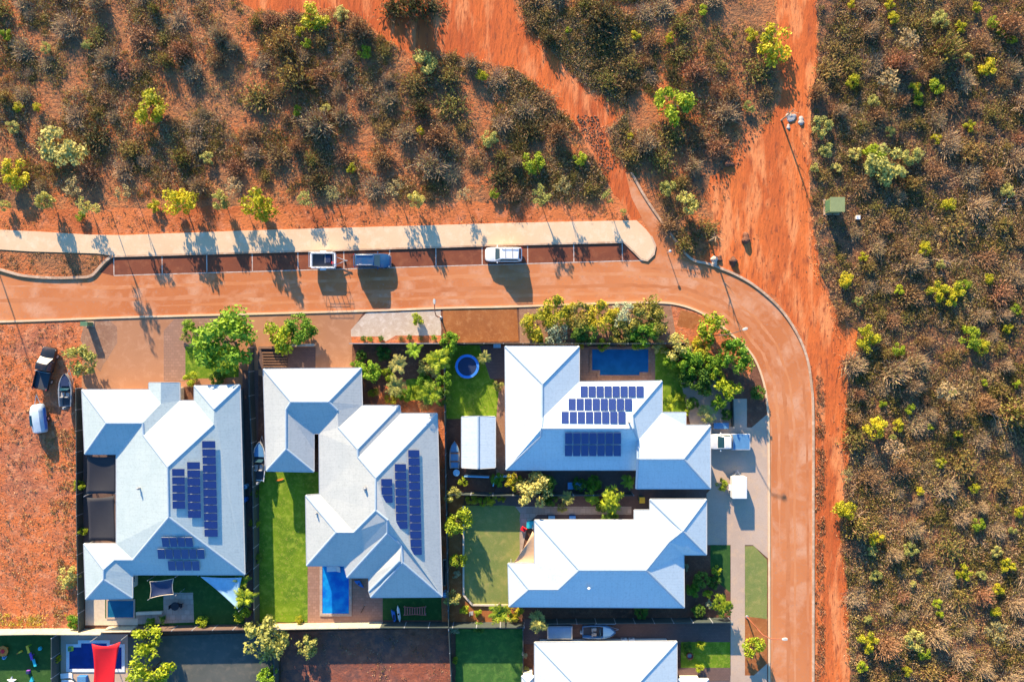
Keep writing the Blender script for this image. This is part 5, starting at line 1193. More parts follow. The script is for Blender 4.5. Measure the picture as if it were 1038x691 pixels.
def suv(px, py, rz, m, label, L=4.8, W_=1.9, rails=False, seams=(), zr=1.82):
    root = thing('parked_car', (P(px, py, 1.2).x, P(px, py, 1.2).y, .0165), rz, label, 'car')
    st = [(-L/2, .80, .95), (-L/2+.12, .93, 1.08), (-L/2+.6, .99, 1.12), (0, 1, 1.10), (L*.2, 1, 1.08), (L*.34, .98, 1.04), (L*.44, .90, .97), (L*.485, .78, .86), (L/2, .6, .7)]
    b = MB(); b.loft(ring_hull(L, W_, st)); b.build('body', m, root, smooth=True)
    cabin(root, -L/2+.1, L*.24, -L/2+.45, L*.085, W_*.93, W_*.76, 1.02, zr, m, rails, seams)
    for x in (-L*.3, L*.31):
        for s in (-1, 1): wheel(root, x, s*(W_/2-.12))
    lights(root, L*.47, -L/2, W_, .74); mirrors(root, L*.17, W_, 1.05, m)
    b = MB(); b.box(L/2-.12, L/2+.05, -W_*.36, W_*.36, .35, .6); b.build('bumper', M['grey_p'], root, bevel=.04)
    return root
suv(510.5, 257.5, math.pi+D(0), M['white'], 'white station wagon parked alone in a marked bay below the footpath', seams=(-1.15, -.25), rails='grey_p')
suv(376.5, 264, D(0), M['bluecar'], 'dark blue wagon with roof rails parked in front of the cage trailer', rails='alu')
def ute(px, py, rz, m, label, L=5.2, W_=1.88, tray='black', canopy=False, tonneau=None):
    root = thing('parked_ute', (P(px, py, 1).x, P(px, py, 1).y, .03), rz, label, 'ute')
    st = [(-.35, .9, 1.0), (-.3, .99, 1.08), (L*.2, 1, 1.08), (L*.34, .98, 1.04), (L*.45, .9, .98), (L*.49, .78, .88), (L/2, .6, .7)]
    b = MB(); b.loft(ring_hull(L, W_, st)); b.build('body', m, root, smooth=True)
    cabin(root, -.35, L*.26, -.2, L*.11, W_*.92, W_*.76, 1.02, 1.78, m)
    w = W_/2; t = MB(); t.box(-L/2, -.42, -w, w, .62, .74); t.build('tray_floor', M['interior'] if tray == 'black' else M[tray], root)
    for s in (-1, 1):
        t = MB(); t.box(-L/2, -.42, s*w-.03, s*w+.03, .745, 1.05); t.build('tray_side', M[tray], root)
    t = MB(); t.box(-L/2-.05, -L/2, -w, w, .70, 1.05); t.build('tailgate', M[tray], root)
    t = MB(); t.box(-.48, -.42, -w*.9, w*.9, .75, 1.5); t.build('headboard', M['grey_p'], root)
    if tonneau: t = MB(); t.box(-L/2+.02, -.5, -w+.04, w-.04, 1.0, 1.06); t.build('tonneau_cover', M[tonneau], root)
    t = MB(); t.box(-L/2, L*.4, -.35, .35, .4, .6); t.build('chassis', M['tyre'], root)
    for x in (-L*.3, L*.31):
        for s in (-1, 1): wheel(root, x, s*(w-.12))
    lights(root, L*.465, -L/2, W_, .74); mirrors(root, L*.18, W_, 1.05, m)
    return root
ute(45, 373, D(90-13), M['black'], 'black utility truck with open dark tray on the vacant red lot', L=5.6, W_=1.95)
ute(738, 447.6, D(180), M['white'], 'white utility truck with pale blue covered tray nosed under the roof eave', L=5.6, W_=2.0, tray='white', tonneau='boatblue')
# cage trailer
def box_trailer(px, py, rz, label, L=3.1, W_=1.9, h=.55, cage=1.0, wall='white', lid=None, name='box_trailer', bar=1.3, z=.02):
    root = thing(name, (P(px, py, .8).x, P(px, py, .8).y, z), rz, label, 'trailer'); w = W_/2; z0 = .6
    t = MB(); t.box(-L/2, L/2, -w, w, z0-.06, z0); t.build('floor', M['interior'], root)
    for s in (-1, 1):
        t = MB(); t.box(-L/2, L/2, s*w-.1, s*w+.1, z0+.003, z0+h); t.build('side_panel', M[wall], root, bevel=.02)
    for s in (-1, 1):
        t = MB(); t.box(s*L/2-.1, s*L/2+.1, -w+.11, w-.11, z0+.003, z0+h); t.build('end_panel', M[wall], root, bevel=.02)
    if cage:
        t = MB(); zt = z0+h+cage
        for x in np.linspace(-L/2, L/2, 6):
            for s in (-1, 1): t.tube([(x, s*w, z0+h), (x, s*w, zt)], .022, 5)
        for zz in (zt, z0+h+cage*.5):
            for s in (-1, 1): t.tube([(-L/2, s*w, zz), (L/2, s*w, zz)], .022, 5)
            for s in (-1, 1): t.tube([(s*L/2, -w, zz), (s*L/2, w, zz)], .022, 5)
        t.build('cage', M['steel'], root)
    if lid:
        t = MB(); t.box(-L/2-.05, L/2+.05, -w-.05, w+.05, z0+h+.01, z0+h+.08); t.build('lid', M[lid], root, bevel=.03)
    t = MB(); t.tube([(L/2, -.5, z0-.1), (L/2+bar, 0, .5)], .05, 6); t.tube([(L/2, .5, z0-.1), (L/2+bar, 0, .5)], .05, 6); t.tube([(L/2+bar-.05, 0, .5), (L/2+bar+.2, 0, .52)], .07, 6); t.build('drawbar', M['steel'], root)
    t = MB(); t.tube([(L/2+bar*.75, .14, .1), (L/2+bar*.75, .14, .8)], .04, 6); t.lathe([(.02, -.05), (.13, -.05), (.13, .05), (.02, .05)], (L/2+bar*.75, .14, .13), axis='y', n=12); t.build('jockey_wheel', M['steel'], root)
    for s in (-1, 1): wheel(root, -.1, s*(w+.16), .3, .18)
    for s in (-1, 1):
        t = MB(); t.box(-.5, .3, s*(w+.2)-.13, s*(w+.2)+.13, .63, .67); t.build('mudguard', M[wall], root)
    return root
box_trailer(328, 264, 0, 'white sided cage trailer with dark interior behind the dark blue wagon')
def solid(name, label, cat, px, py, z, parts, rz=0, group=None, ph=None):
    """thing from (part name, material, builder) triples in local metres"""
    q = P(px, py, z if ph is None else ph); root = thing(name, (q.x, q.y, z), rz, label, cat, group)
    for nm, m, fn in parts:
        mb = MB(); fn(mb); mb.build(nm, M[m], root, bevel=.01)
    return root
solid('tarp_bundle', 'folded blue tarp bundle inside the cage trailer', 'tarp', 334, 263, .63, [('fold', 'navy', lambda b: b.box(-.5, .3, -.5, .6, 0, .35, taper=.08)), ('strap', 'grey_p', lambda b: b.box(-.52, -.44, -.52, .62, .0, .37))])
solid('fuel_can', 'small red fuel can inside the cage trailer', 'fuel can', 338, 266.5, .63, [('can', 'red', lambda b: b.box(-.2, .2, -.16, .16, 0, .4, taper=.03)), ('cap', 'tyre', lambda b: b.lathe([(.05, .4), (.05, .46)]))])
box_trailer(748, 493, D(90), 'white lidded box trailer standing across the east driveway', L=2.7, W_=1.75, h=.75, cage=0, lid='white', bar=.6, z=.1)
M['pod_shade_blue'] = paint('pod_shade_tint', (.42, .52, .62), .4)  # white shell tinted blue, the tone of its shaded side put into the colour
# camper pod on the vacant lot
def pod(px, py, rz, label):
    root = thing('camper_pod', (P(px, py, .8).x, P(px, py, .8).y, .02), rz, label, 'camper trailer')
    b = MB(); rings = []
    for x, k, zt in ((-1.9, .7, 1.1), (-1.75, .95, 1.35), (-.6, 1, 1.5), (.9, 1, 1.5), (1.6, .92, 1.3), (1.85, .75, 1.0)):
        h = 1.0*k; rings.append([(x, -h*.95, .35), (x, -h, .6), (x, -h, zt-.35), (x, -h*.72, zt), (x, h*.1, zt+.06), (x, h*.5, zt-.18), (x, h*.95, zt-.7), (x, h*.95, .35)])
    b.loft(rings); b.build('shell', M['pod_shade_blue'], root, smooth=True)
    b = MB(); b.box(-.9, .5, .25, .60, 1.12, 1.50); b.build('hatch', M['carglass'], root, bevel=.05)
    b = MB(); b.box(-1.5, 1.3, -1.06, -1.0, .6, 1.05); b.build('shade_stripe', M['blue'], root)  # blue of the shaded side, painted on as a band
    b = MB(); b.tube([(1.8, -.4, .45), (3.1, 0, .45)], .05, 6); b.tube([(1.8, .4, .45), (3.1, 0, .45)], .05, 6); b.build('drawbar', M['steel'], root)
    for s in (-1, 1): wheel(root, -.2, s*1.02, .32, .2)
pod(38, 424, D(97), 'rounded white camper trailer with blue shade painted on one side, on the vacant red lot')
# boats
def boat(px, py, rz, label, L=4.6, W_=1.7, hull='white', deck='boatblue', z=.02, motor=True, trailer=True, canoe=False):
    root = thing('boat', (P(px, py, .8).x, P(px, py, .8).y, z), rz, label, 'boat')
    zb = .45 if trailer else .08; st = [(-L/2, .86), (-L*.3, .97), (0, 1), (L*.2, .92), (L*.34, .68), (L*.43, .38), (L/2, .05)]
    if canoe: st = [(-L/2, .9), (-L*.3, 1), (0, 1), (L*.2, .88), (L*.36, .55), (L*.46, .2), (L/2, .03)]
    rings = []; H_ = .75 if not canoe else .4
    for x, k in st:
        h = W_/2*k; rise = .12*max(0, x/L*2)**2; t = zb+H_+rise
        rings.append([(x, 0, zb+rise*2), (x, -h*.75, zb+.18+rise), (x, -h, t), (x, -h*.88, t+.02), (x, -h*.82, t-.05), (x, -h*.78, zb+.3+rise), (x, h*.78, zb+.3+rise), (x, h*.82, t-.05), (x, h*.88, t+.02), (x, h, t), (x, h*.75, zb+.18+rise)])
    b = MB(); b.loft(rings); b.build('hull', M[hull], root, smooth=True)
    b = MB(); tp = zb+H_; b.prism([(L*.12, -W_*.40), (L*.33, -W_*.27), (L*.46, -.03), (L*.46, .03), (L*.33, W_*.27), (L*.12, W_*.40)], tp-.02, tp+.05); b.build('foredeck', M[deck], root)
    b = MB(); b.prism([(-L*.47, -W_*.32), (L*.12, -W_*.38), (L*.12, W_*.38), (-L*.47, W_*.32)], zb+.305, zb+.33); b.build('floor', M['interior' if not canoe else deck], root)
    if not canoe:
        for y in (-.32, .32):
            b = MB(); b.box(-L*.2, -L*.08, y-.2, y+.2, zb+.34, zb+.75); b.box(-L*.23, -L*.2, y-.2, y+.2, zb+.6, zb+1.05); b.build('seat', M['bone'], root, bevel=.03)
        b = MB(); b.add([(L*.06, -W_*.36, tp+.05), (L*.06, W_*.36, tp+.05), (-.02, W_*.3, tp+.4), (-.02, -W_*.3, tp+.4)], [(0, 1, 2, 3)]); b.build('windscreen', M['carglass'], root)
        for s in (-1, 1):
            b = MB(); b.tube([(-L*.45, s*W_*.42, tp+.06), (0, s*W_*.47, tp+.12), (L*.25, s*W_*.36, tp+.15)], .025, 5); b.build('rail', M['alu'], root)
    else:
        for x in (-L*.25, L*.05):
            b = MB(); b.box(x-.1, x+.1, -W_*.4, W_*.4, tp-.08, tp-.03); b.build('thwart', M['wood'], root)
    if motor:
        b = MB(); b.box(-L/2-.35, -L/2-.02, -.14, .14, tp-.05, tp+.4, taper=.03); b.box(-L/2-.25, -L/2-.1, -.06, .06, zb-.1, tp-.06); b.build('outboard_motor', M['grey_p'], root, bevel=.03)
    if trailer:
        tr = thing('boat_trailer', root.location.copy(), rz, 'steel boat trailer under the '+label, 'boat trailer')
        b = MB(); 
        for s in (-1, 1): b.tube([(-L*.45, s*.5, .36), (L*.25, s*.5, .36), (L*.62, 0, .38)], .04, 5)
        b.tube([(-L*.1, -.9, .34), (-L*.1, .9, .34)], .04, 5); b.build('frame', M['steel'], tr)
        for s in (-1, 1): wheel(tr, -L*.1, s*.98, .28, .17)
    return root
boat(68, 395, D(90), 'dark blue decked boat with pale rim below the pale tree', L=4.3, W_=1.75, hull='grey_p', deck='navy')
boat(263.5, 467, D(88), 'white bowed boat squeezed between the fence and middle house', L=5.2, W_=1.75, hull='white', deck='boatblue')
boat(607, 639, 0, 'blue boat with white seats in the lane, bow right', L=4.3, W_=1.75, hull='boatblue', deck='skyblue')
boat(460.5, 461, D(90), 'pale upturned edge canoe lying beside the shed', L=3.6, W_=1.35, hull='bone', deck='boatblue', motor=False, trailer=False, canoe=True)
# ---- street lamps, posts, cabinets
M['trunkdark'] = paint('dark_pole', (.10, .07, .06), .7)
def lamp(px, py, h, ang, reach, label, head='lamp', m='rust'):
    root = thing('street_lamp', P(px, py, .02), ang, label, 'street lamp')
    b = MB(); b.tube([(0, 0, 0), (0, 0, h*.55), (.05, 0, h*.8), (reach*.35, 0, h*.96), (reach, 0, h)], [.10, .085, .07, .055, .045], 9); b.build('pole', M[m], root, smooth=True)
    b = MB(); b.lathe([(.2, 0), (.2, .12), (.12, .16)], n=14); b.build('base', M['steel'], root)
    b = MB(); b.loft([[(x, -w, h-.05), (x, w, h-.05), (x, w*.7, h+.1), (x, -w*.7, h+.1)] for x, w in ((reach-.1, .07), (reach+.1, .16), (reach+.4, .17), (reach+.55, .1))]); b.build('lamp_head', M[head], root, smooth=True)
lamp(757, 624.5, 7.2, D(4), 1.9, 'street lamp rising from orange mulch with a curved arm over the east road')
lamp(447, 322, 7.2, D(92), 1.5, 'street lamp on the pale verge, arm toward the parked cars')
lamp(721, 340, 7.2, D(20), 1.9, 'street lamp among the corner trees at the inside of the bend', m='trunkdark')
lamp(-24, 210, 7.5, D(270), 1.6, 'street lamp beyond the left edge that throws a thin shadow', m='steel')
def post(px, py, h, label, name='bollard', cap='lamp'):
    solid(name, label, 'post', px, py, .02, [('pole', 'steel', lambda b: b.tube([(0, 0, 0), (0, 0, h)], .05, 8)), ('cap', cap, lambda b: b.lathe([(.16, h), (.18, h+.05), (.18, h+.12), (.05, h+.16)], n=12))])
post(676.5, 256, 1.45, 'white topped marker post standing in the mouth of the north track')
solid('utility_cabinet', 'small green utility pillar on the gravel verge of the west driveway', 'cabinet', 91.5, 328.5, .03, [('box', 'greenbox', lambda b: b.box(-.42, .42, -.24, .24, 0, 1.3)), ('lid', 'greenbox', lambda b: b.box(-.47, .47, -.29, .29, 1.302, 1.38)), ('plinth', 'kerb', lambda b: b.box(-.55, .55, -.36, .36, -.02, .06))])
solid('utility_cabinet', 'large olive green equipment cabinet beside the dirt track at the scrub edge', 'cabinet', 842.5, 210, .0, [('box', 'greencab', lambda b: b.box(-.85, .85, -.85, .85, .1, 1.7)), ('lid', 'greencab', lambda b: b.box(-.95, .95, -.95, .95, 1.703, 1.8)), ('plinth', 'kerb', lambda b: b.box(-1.05, 1.05, -1.05, 1.05, -.02, .12)), ('door', 'greenbox', lambda b: b.box(-.88, -.853, -.7, .7, .2, 1.6))])
solid('marker_box', 'small white meter box in the scrub right of the olive green cabinet', 'meter box', 868, 221, .0, [('box', 'white', lambda b: b.box(-.22, .22, -.22, .22, 0, .5)), ('lid', 'white', lambda b: b.box(-.26, .26, -.26, .26, .502, .56))])
# washed-out concrete lumps at the narrow point of the track
for (x, y, r, l) in ((802, 119, .55, 'pale concrete lump on the east track, left one of the pair'), (812, 123, .45, 'pale concrete lump on the east track, right one of the pair'), (799, 129, .28, 'little pale lump just below the concrete pair on the track')):
    rock(x, y, r, l, 'bone', .3)
# dead pole whose shadow crosses the bend
def deadtree(px, py, h, label):
    root = thing('dead_tree', P(px, py, 0), .4, label, 'dead tree'); b = MB(); b.tube([(0, 0, 0), (.05, 0, h*.5), (0, .08, h)], [.14, .1, .05], 8); b.build('trunk', M['twig'], root)
    for i in range(5):
        a = i*1.3; z = h*(.45+.1*i); b = MB(); b.tube([(0, 0, z), (math.cos(a)*.5, math.sin(a)*.5, z+.3), (math.cos(a)*.8, math.sin(a)*.8, z+.7)], [.05, .03, .012], 5); b.build('branch', M['twig'], root)
deadtree(719, 244, 4.0, 'bare dead tree standing at the scrub edge above the kerb stones')
deadtree(792, 122, 4.2, 'bare dead tree left of the pale lumps on the east track')
# ---- pools
def pool(px_pts, label, m, coping='stone', w=.35, z=.12):
    pts = [P(x, y) for x, y in px_pts]; c = sum(pts, Vector())/len(pts); root = thing('swimming_pool', (c.x, c.y, 0), 0, label, 'swimming pool')
    L = [p-c for p in pts]; b = MB(); b.prism([(p.x, p.y) for p in L], z, z+.02); o = b.build('water', M[m], root)
    bm = bmesh.new(); vs = [bm.verts.new((p.x, p.y, z+.08)) for p in L]; f = bm.faces.new(vs); bm.normal_update()
    if f.normal.z < 0: f.normal_flip()
    # coping ring outside the water: offset outline
    n = len(L); area = sum(L[i].x*L[(i+1) % n].y-L[(i+1) % n].x*L[i].y for i in range(n)); sg = 1 if area > 0 else -1
    out = []
    for i in range(n):
        a = (L[i]-L[i-1]).normalized(); d = (L[(i+1) % n]-L[i]).normalized(); n1 = Vector((a.y, -a.x, 0))*sg; n2 = Vector((d.y, -d.x, 0))*sg; out.append(L[i]+(n1+n2)*w/max(.5, 1+n1.dot(n2)))
    b = MB()
    for i in range(n):
        j = (i+1) % n; q = [L[i], L[j], out[j], out[i]]; b.add([(v.x, v.y, 0) for v in q]+[(v.x, v.y, z+.06) for v in q], [(0, 1, 2, 3), (4, 7, 6, 5), (0, 4, 5, 1), (2, 6, 7, 3)])
    b.build('coping', M[coping], root); bm.free()
pool([(600, 354), (657, 354), (657, 377), (648, 377), (648, 380), (608, 380), (608, 375), (600, 375)], 'rectangular blue swimming pool above the roof with solar panels', 'water', 'gravel')
pool([(327, 573), (354, 573), (354, 621), (327, 621)], 'bright blue swimming pool against the south west wing of the middle house', 'water_teal', 'stone')
pool([(71, 655), (83, 655), (83, 651), (109, 651), (109, 655), (124, 655), (124, 677), (71, 677)], 'navy swimming pool with pale coping under the red shade sail', 'water_navy', 'boatcope', .4)
pool([(110, 608), (136, 608), (136, 625), (110, 625)], 'small dark teal plunge pool below the south wing of the west house', 'water_shade', 'grey', .2)
# ---- shade sails
def sail(cor, label, m, posts=True, curve=.12, name='shade_sail', edge=None):
    P_ = [P(x, y, z) for x, y, z in cor]; c = sum(P_, Vector())/len(P_); c.z = 0; root = thing(name, c, 0, label, 'shade sail'); L = [p-c for p in P_]
    n = len(L); ctr = sum(L, Vector())/n; N = 10; V = []; F = []
    if n == 3: L = [L[0], L[1], L[2], L[2]]
    for i in range(N+1):
        for j in range(N+1):
            u, v = i/N, j/N; p = (L[0]*(1-u)+L[1]*u)*(1-v)+(L[3]*(1-u)+L[2]*u)*v
            k = 1-curve*(4*u*(1-u)*(1-min(1, 4*v*(1-v)))+4*v*(1-v)*(1-min(1, 4*u*(1-u)))); p = ctr+(p-ctr)*k; p = p+Vector((0, 0, -.25*4*u*(1-u)*4*v*(1-v))); V.append(tuple(p))
    F = [(i*(N+1)+j, (i+1)*(N+1)+j, (i+1)*(N+1)+j+1, i*(N+1)+j+1) for i in range(N) for j in range(N)]
    b = MB(); b.add(V, F); o = b.build('fabric', M[m], root, smooth=True); sm = o.modifiers.new('thick', 'SOLIDIFY'); sm.thickness = .012
    if edge:
        b = MB(); idx = [i*(N+1) for i in range(N+1)]+[N*(N+1)+j for j in range(1, N+1)]+[i*(N+1)+N for i in range(N-1, -1, -1)]+[j for j in range(N-1, -1, -1)]
        b.tube([Vector(V[i])+Vector((0, 0, .02)) for i in idx], .045, 5); b.build('hem', M[edge], root)
    if posts:
        for p in [(q-c) for q in P_]:
            d = (p-ctr); d.z = 0; d.normalize(); q = p+d*.3; b = MB(); b.tube([(q.x, q.y, 0), (q.x, q.y, p.z+.1)], .05, 7); b.build('post', M['steel'], root)
    return root
M['sail_red'] = paint('sail_red', (.62, .002, .008), .7, var=.05)
M['sail_blue'] = paint('sail_blue', (.30, .50, .66), .7)
sail([(93, 652, 3.2), (122, 650, 3.0), (116, 700, 3.0), (94, 700, 3.2)], 'bright red shade sail stretched over the navy pool', 'sail_red', curve=.15)
sail([(88, 462, 2.6), (118, 462, 2.6), (118, 501, 2.5), (87, 501, 2.5)], 'upper black shade sail beside the west wall of the west house', 'sail_black', curve=.06)
sail([(88, 504, 2.5), (116, 502, 2.5), (118, 549, 2.5), (90, 549, 2.5)], 'lower black shade sail beside the west wall of the west house', 'sail_black', curve=.06)
sail([(152, 589, 2.6), (176, 586, 2.7), (176, 602, 2.5), (152, 606, 2.6)], 'small navy shade sail with pale hem over the patio corner', 'navy', curve=.1, edge='cream')
sail([(203, 584, 2.7), (245, 585, 2.7), (241, 617, 2.5)], 'triangular pale blue shade sail at the south east corner of the west house', 'sail_blue', curve=.08)
sail([(540, 538, 2.6), (558, 572, 2.6), (520, 571, 2.4)], 'tan triangular shade sail between the dull lawn and plain white roof', 'sail_tan', curve=.1)
# ---- trampoline
def trampoline(px, py, r, label):
    root = thing('trampoline', P(px, py, .05), 0, label, 'trampoline'); n = 32
    b = MB(); b.lathe([(.02, .86), (r-.34, .86), (r-.34, .87), (.02, .875)], n=n); b.build('mat', M['navy'], root)
    b = MB(); b.lathe([(r-.33, .88), (r, .88), (r, .93), (r-.33, .93)], n=n); b.f = b.f[:-2]; b.mi = b.mi[:-2]; b.build('pad', M['pad_blue'], root)
    for k in range(6):
        a = k*math.pi/3; b = MB(); b.tube([(math.cos(a)*r, math.sin(a)*r, 0), (math.cos(a)*r, math.sin(a)*r, 1.9)], .03, 6); b.build('pole', M['steel'], root)
    b = MB(); b.tube([(math.cos(2*math.pi*k/n)*r, math.sin(2*math.pi*k/n)*r, .84) for k in range(n+1)], .035, 5); b.build('frame', M['steel'], root)
M['pad_blue'] = paint('pad_blue', (.05, .25, .75), .5)
trampoline(474, 371, 1.55, 'round blue trampoline on the shaded lawn above the shed')
# ---- garden and yard things
def tbl(px, py, label, r=.6, m='grey_p', chairs=3, z=.06):
    root = thing('garden_table', P(px, py, z), 0, label, 'table'); b = MB(); b.lathe([(.02, .70), (r, .70), (r, .74), (.02, .745)], n=24); b.build('table_top', M[m], root)
    b = MB(); b.tube([(0, 0, 0), (0, 0, .7)], .05, 8); b.lathe([(.3, 0), (.3, .03), (.06, .06)], n=16); b.build('leg', M[m], root)
def chair(px, py, rz, label, m='white', z=.06, group=None):
    root = thing('garden_chair', P(px, py, z), rz, label, 'chair', group)
    b = MB(); b.box(-.24, .24, -.24, .24, .42, .46); b.build('seat', M[m], root, bevel=.01)
    b = MB(); b.box(-.24, -.2, -.24, .24, .47, .9); b.build('backrest', M[m], root, bevel=.01)
    for x in (-.2, .2):
        for y in (-.2, .2): b = MB(); b.tube([(x, y, 0), (x, y, .42)], .02, 5); b.build('leg', M[m], root)
tbl(180, 612, 'dark round table in the middle of the stone patio', .55, 'sail_black')
chair(184.5, 612, D(180), 'dark chair at the right side of the round patio table', 'sail_black')
chair(176, 613, 0, 'dark chair at the left side of the round patio table', 'sail_black')
def lounger(px, py, rz, label, m='white', z=.08):
    root = thing('sun_lounger', P(px, py, z), rz, label, 'sun lounger')
    b = MB(); b.box(-.9, .35, -.33, .33, .3, .38); b.build('seat', M[m], root, bevel=.02)
    b = MB(); b.add([(.36, -.33, .3), (.36, .33, .3), (.95, .33, .72), (.95, -.33, .72), (.36, -.33, .38), (.36, .33, .38), (.92, .33, .8), (.92, -.33, .8)], [(0, 1, 2, 3), (4, 7, 6, 5), (0, 4, 5, 1), (1, 5, 6, 2), (2, 6, 7, 3), (3, 7, 4, 0)]); b.build('backrest', M[m], root)
    for x in (-.8, .3):
        for y in (-.28, .28): b = MB(); b.tube([(x, y, 0), (x, y, .3)], .025, 5); b.build('leg', M['steel'], root)
lounger(70, 683, D(5), 'upper white sun lounger beside the navy pool')
lounger(71, 690, D(-3), 'lower white sun lounger beside the navy pool, at the bottom edge')
lounger(339, 575.5, D(2), 'white sun lounger at the top edge of the bright blue pool', z=.17)
chair(478, 620, 0, 'small pale garden chair on the orange bed beside the tiny lime shrub', 'bone')
# play things in the south west yard
def toy(name, label, cat, px, py, parts, rz=0): solid(name, label, cat, px, py, .1, parts, rz)
toy('play_slide', 'long toy slide changing from yellow through purple to green', 'slide', 34, 663, [('slide_bed', 'yellow_p', lambda b: b.box(-1.5, -.5, -.16, .16, .6, .68)), ('slide_middle', 'purple', lambda b: b.box(-.5, .5, -.16, .16, .42, .50)), ('slide_end', 'teal', lambda b: b.box(.5, 1.5, -.18, .18, .2, .28)), ('leg', 'lime_p', lambda b: b.box(-1.4, -1.3, -.15, .15, 0, .6)), ('support', 'purple', lambda b: b.box(-.05, .05, -.12, .12, 0, .42)), ('foot', 'teal', lambda b: b.box(1.3, 1.4, -.14, .14, 0, .2))], rz=D(-74))
toy('play_table', 'orange and red toy table at the left edge of the play lawn', 'toy table', 5.5, 658, [('table_top', 'orange_p', lambda b: b.lathe([(.1, .42), (.72, .42), (.72, .5), (.1, .5)], n=8)), ('centre', 'red', lambda b: b.lathe([(.02, .505), (.3, .505), (.25, .6), (.02, .62)], n=8)), ('leg', 'orange_p', lambda b: b.box(-.35, .35, -.35, .35, 0, .42, taper=.1))])
toy('toy_bucket', 'small blue toy bucket below the orange toy table', 'bucket', 6, 665, [('bucket', 'skyblue', lambda b: b.lathe([(.16, 0), (.24, .4), (.2, .4), (.14, .05)], n=14)), ('handle', 'blue', lambda b: b.tube([(-.22, 0, .4), (0, 0, .55), (.22, 0, .4)], .02, 5))])
toy('toy_bat', 'small yellow orange toy between the toy table and the slide', 'toy', 21, 660, [('body', 'yellow_p', lambda b: b.box(-.3, .3, -.12, .12, 0, .15, taper=.04)), ('handle', 'orange_p', lambda b: b.box(-.55, -.31, -.05, .05, .02, .1))], rz=D(30))
toy('toy_ball', 'small teal toy right of the slide top', 'toy', 42, 656, [('shell', 'teal', lambda b: b.lathe([(.05, 0), (.22, .1), (.26, .25), (.2, .4), (.04, .48)], n=14)), ('cap', 'blue', lambda b: b.lathe([(.06, .485), (.06, .53)], n=8))])
toy('toy_crate', 'small purple toy near the bottom of the play lawn', 'toy', 29.5, 680, [('box', 'purple', lambda b: b.box(-.22, .22, -.22, .22, 0, .3, taper=.03)), ('lid', 'navy', lambda b: b.box(-.2, .2, -.2, .2, .302, .34))])
toy('toy_star', 'white star shaped toy at the bottom edge of the play lawn', 'toy', 13, 689, [('star', 'white', lambda b: b.prism([(math.cos(a*math.pi/5+.3)*(.62 if a % 2 == 0 else .26), math.sin(a*math.pi/5+.3)*(.62 if a % 2 == 0 else .26)) for a in range(10)], .1, .3)), ('base', 'teal', lambda b: b.lathe([(.2, 0), (.2, .1)], n=10))])
toy('toy_boat', 'small turquoise toy right of the white star', 'toy', 33, 689, [('hull', 'teal', lambda b: b.prism([(-.2, -.5), (.2, -.5), (.24, 0), (0, .55), (-.24, 0)], 0, .25)), ('seat', 'blue', lambda b: b.box(-.12, .12, -.3, 0, .252, .33))])
toy('pool_cart', 'small lime green tub at the left corner of the navy pool', 'tub', 72.5, 656.5, [('tub', 'lime_p', lambda b: b.box(-.3, .3, -.3, .3, 0, .35, taper=.03)), ('rim', 'greenbox', lambda b: b.box(-.2, .2, -.2, .2, .352, .38))])
toy('cooler_box', 'blue cooler box right of the loungers below the navy pool', 'cooler', 85, 687, [('box', 'blue', lambda b: b.box(-.55, .55, -.45, .45, 0, .45, taper=.03)), ('lid', 'boatblue', lambda b: b.box(-.56, .56, -.46, .46, .452, .54))])
# middle house yard
def swing(px, py, label):
    root = thing('swing_frame', P(px, py, .05), 0, label, 'garden swing'); m = 'rust_red'
    for y in (-.55, .55):
        b = MB(); b.tube([(-1.5, y, .45), (0, y*.8, .5), (1.5, y, .45)], .05, 6); b.build('rail', M[m], root)
    for k in range(9):
        x = -1.3+2.6*k/8; b = MB(); b.box(x-.07, x+.07, -.48, .48, .47, .50); b.build('slat', M[m], root)
    for x in (-1.4, 1.4):
        for y in (-.5, .5): b = MB(); b.tube([(x, y, 0), (x, y, .46)], .04, 6); b.build('leg', M['bone'], root)
M['rust_red'] = paint('rust_red', (.5, .12, .09), .6)
swing(421, 617.5, 'reddish slatted garden bench on the dark turf under the middle house')
solid('kayak', 'white narrow kayak standing left of the reddish slatted bench', 'kayak', 404.5, 621, .06, [('hull', 'white', lambda b: b.loft([[(x, 0, .05), (x, -w, .2), (x, 0, .38), (x, w, .2)] for x, w in ((-1.1, .03), (-.6, .2), (.6, .2), (1.1, .03))])), ('cockpit', 'tyre', lambda b: b.lathe([(.13, .37), (.13, .41)], n=12))], rz=D(98))
solid('kayak_cover', 'crumpled blue cover left of the white kayak', 'cover', 399, 624, .06, [('cover', 'blue', lambda b: b.prism([(-.3, .9), (.2, .6), (.35, -.5), (.1, -.7), (-.15, 0)], 0, .3)), ('fold', 'navy', lambda b: b.box(-.05, .2, -.4, .3, .302, .36))])
solid('pool_float', 'dark blue float on brown paving at the middle house eave', 'float', 364, 591, .06, [('float', 'blue', lambda b: b.prism([(-.6, .4), (.1, .45), (.65, -.5), (.2, -.35), (-.4, .1)], 0, .2)), ('strap', 'navy', lambda b: b.box(-.1, .1, -.1, .1, .202, .24))])
solid('garden_pole', 'thin dark post lying on the brown pool paving', 'post', 368, 617, .08, [('shaft', 'tyre', lambda b: b.tube([(-.5, -.3, .05), (.5, .35, .08)], .04, 6)), ('knob', 'grey_p', lambda b: b.lathe([(.05, 0), (.07, .08), (.03, .13)], c=(.5, .35, 0), n=8))], rz=D(30))
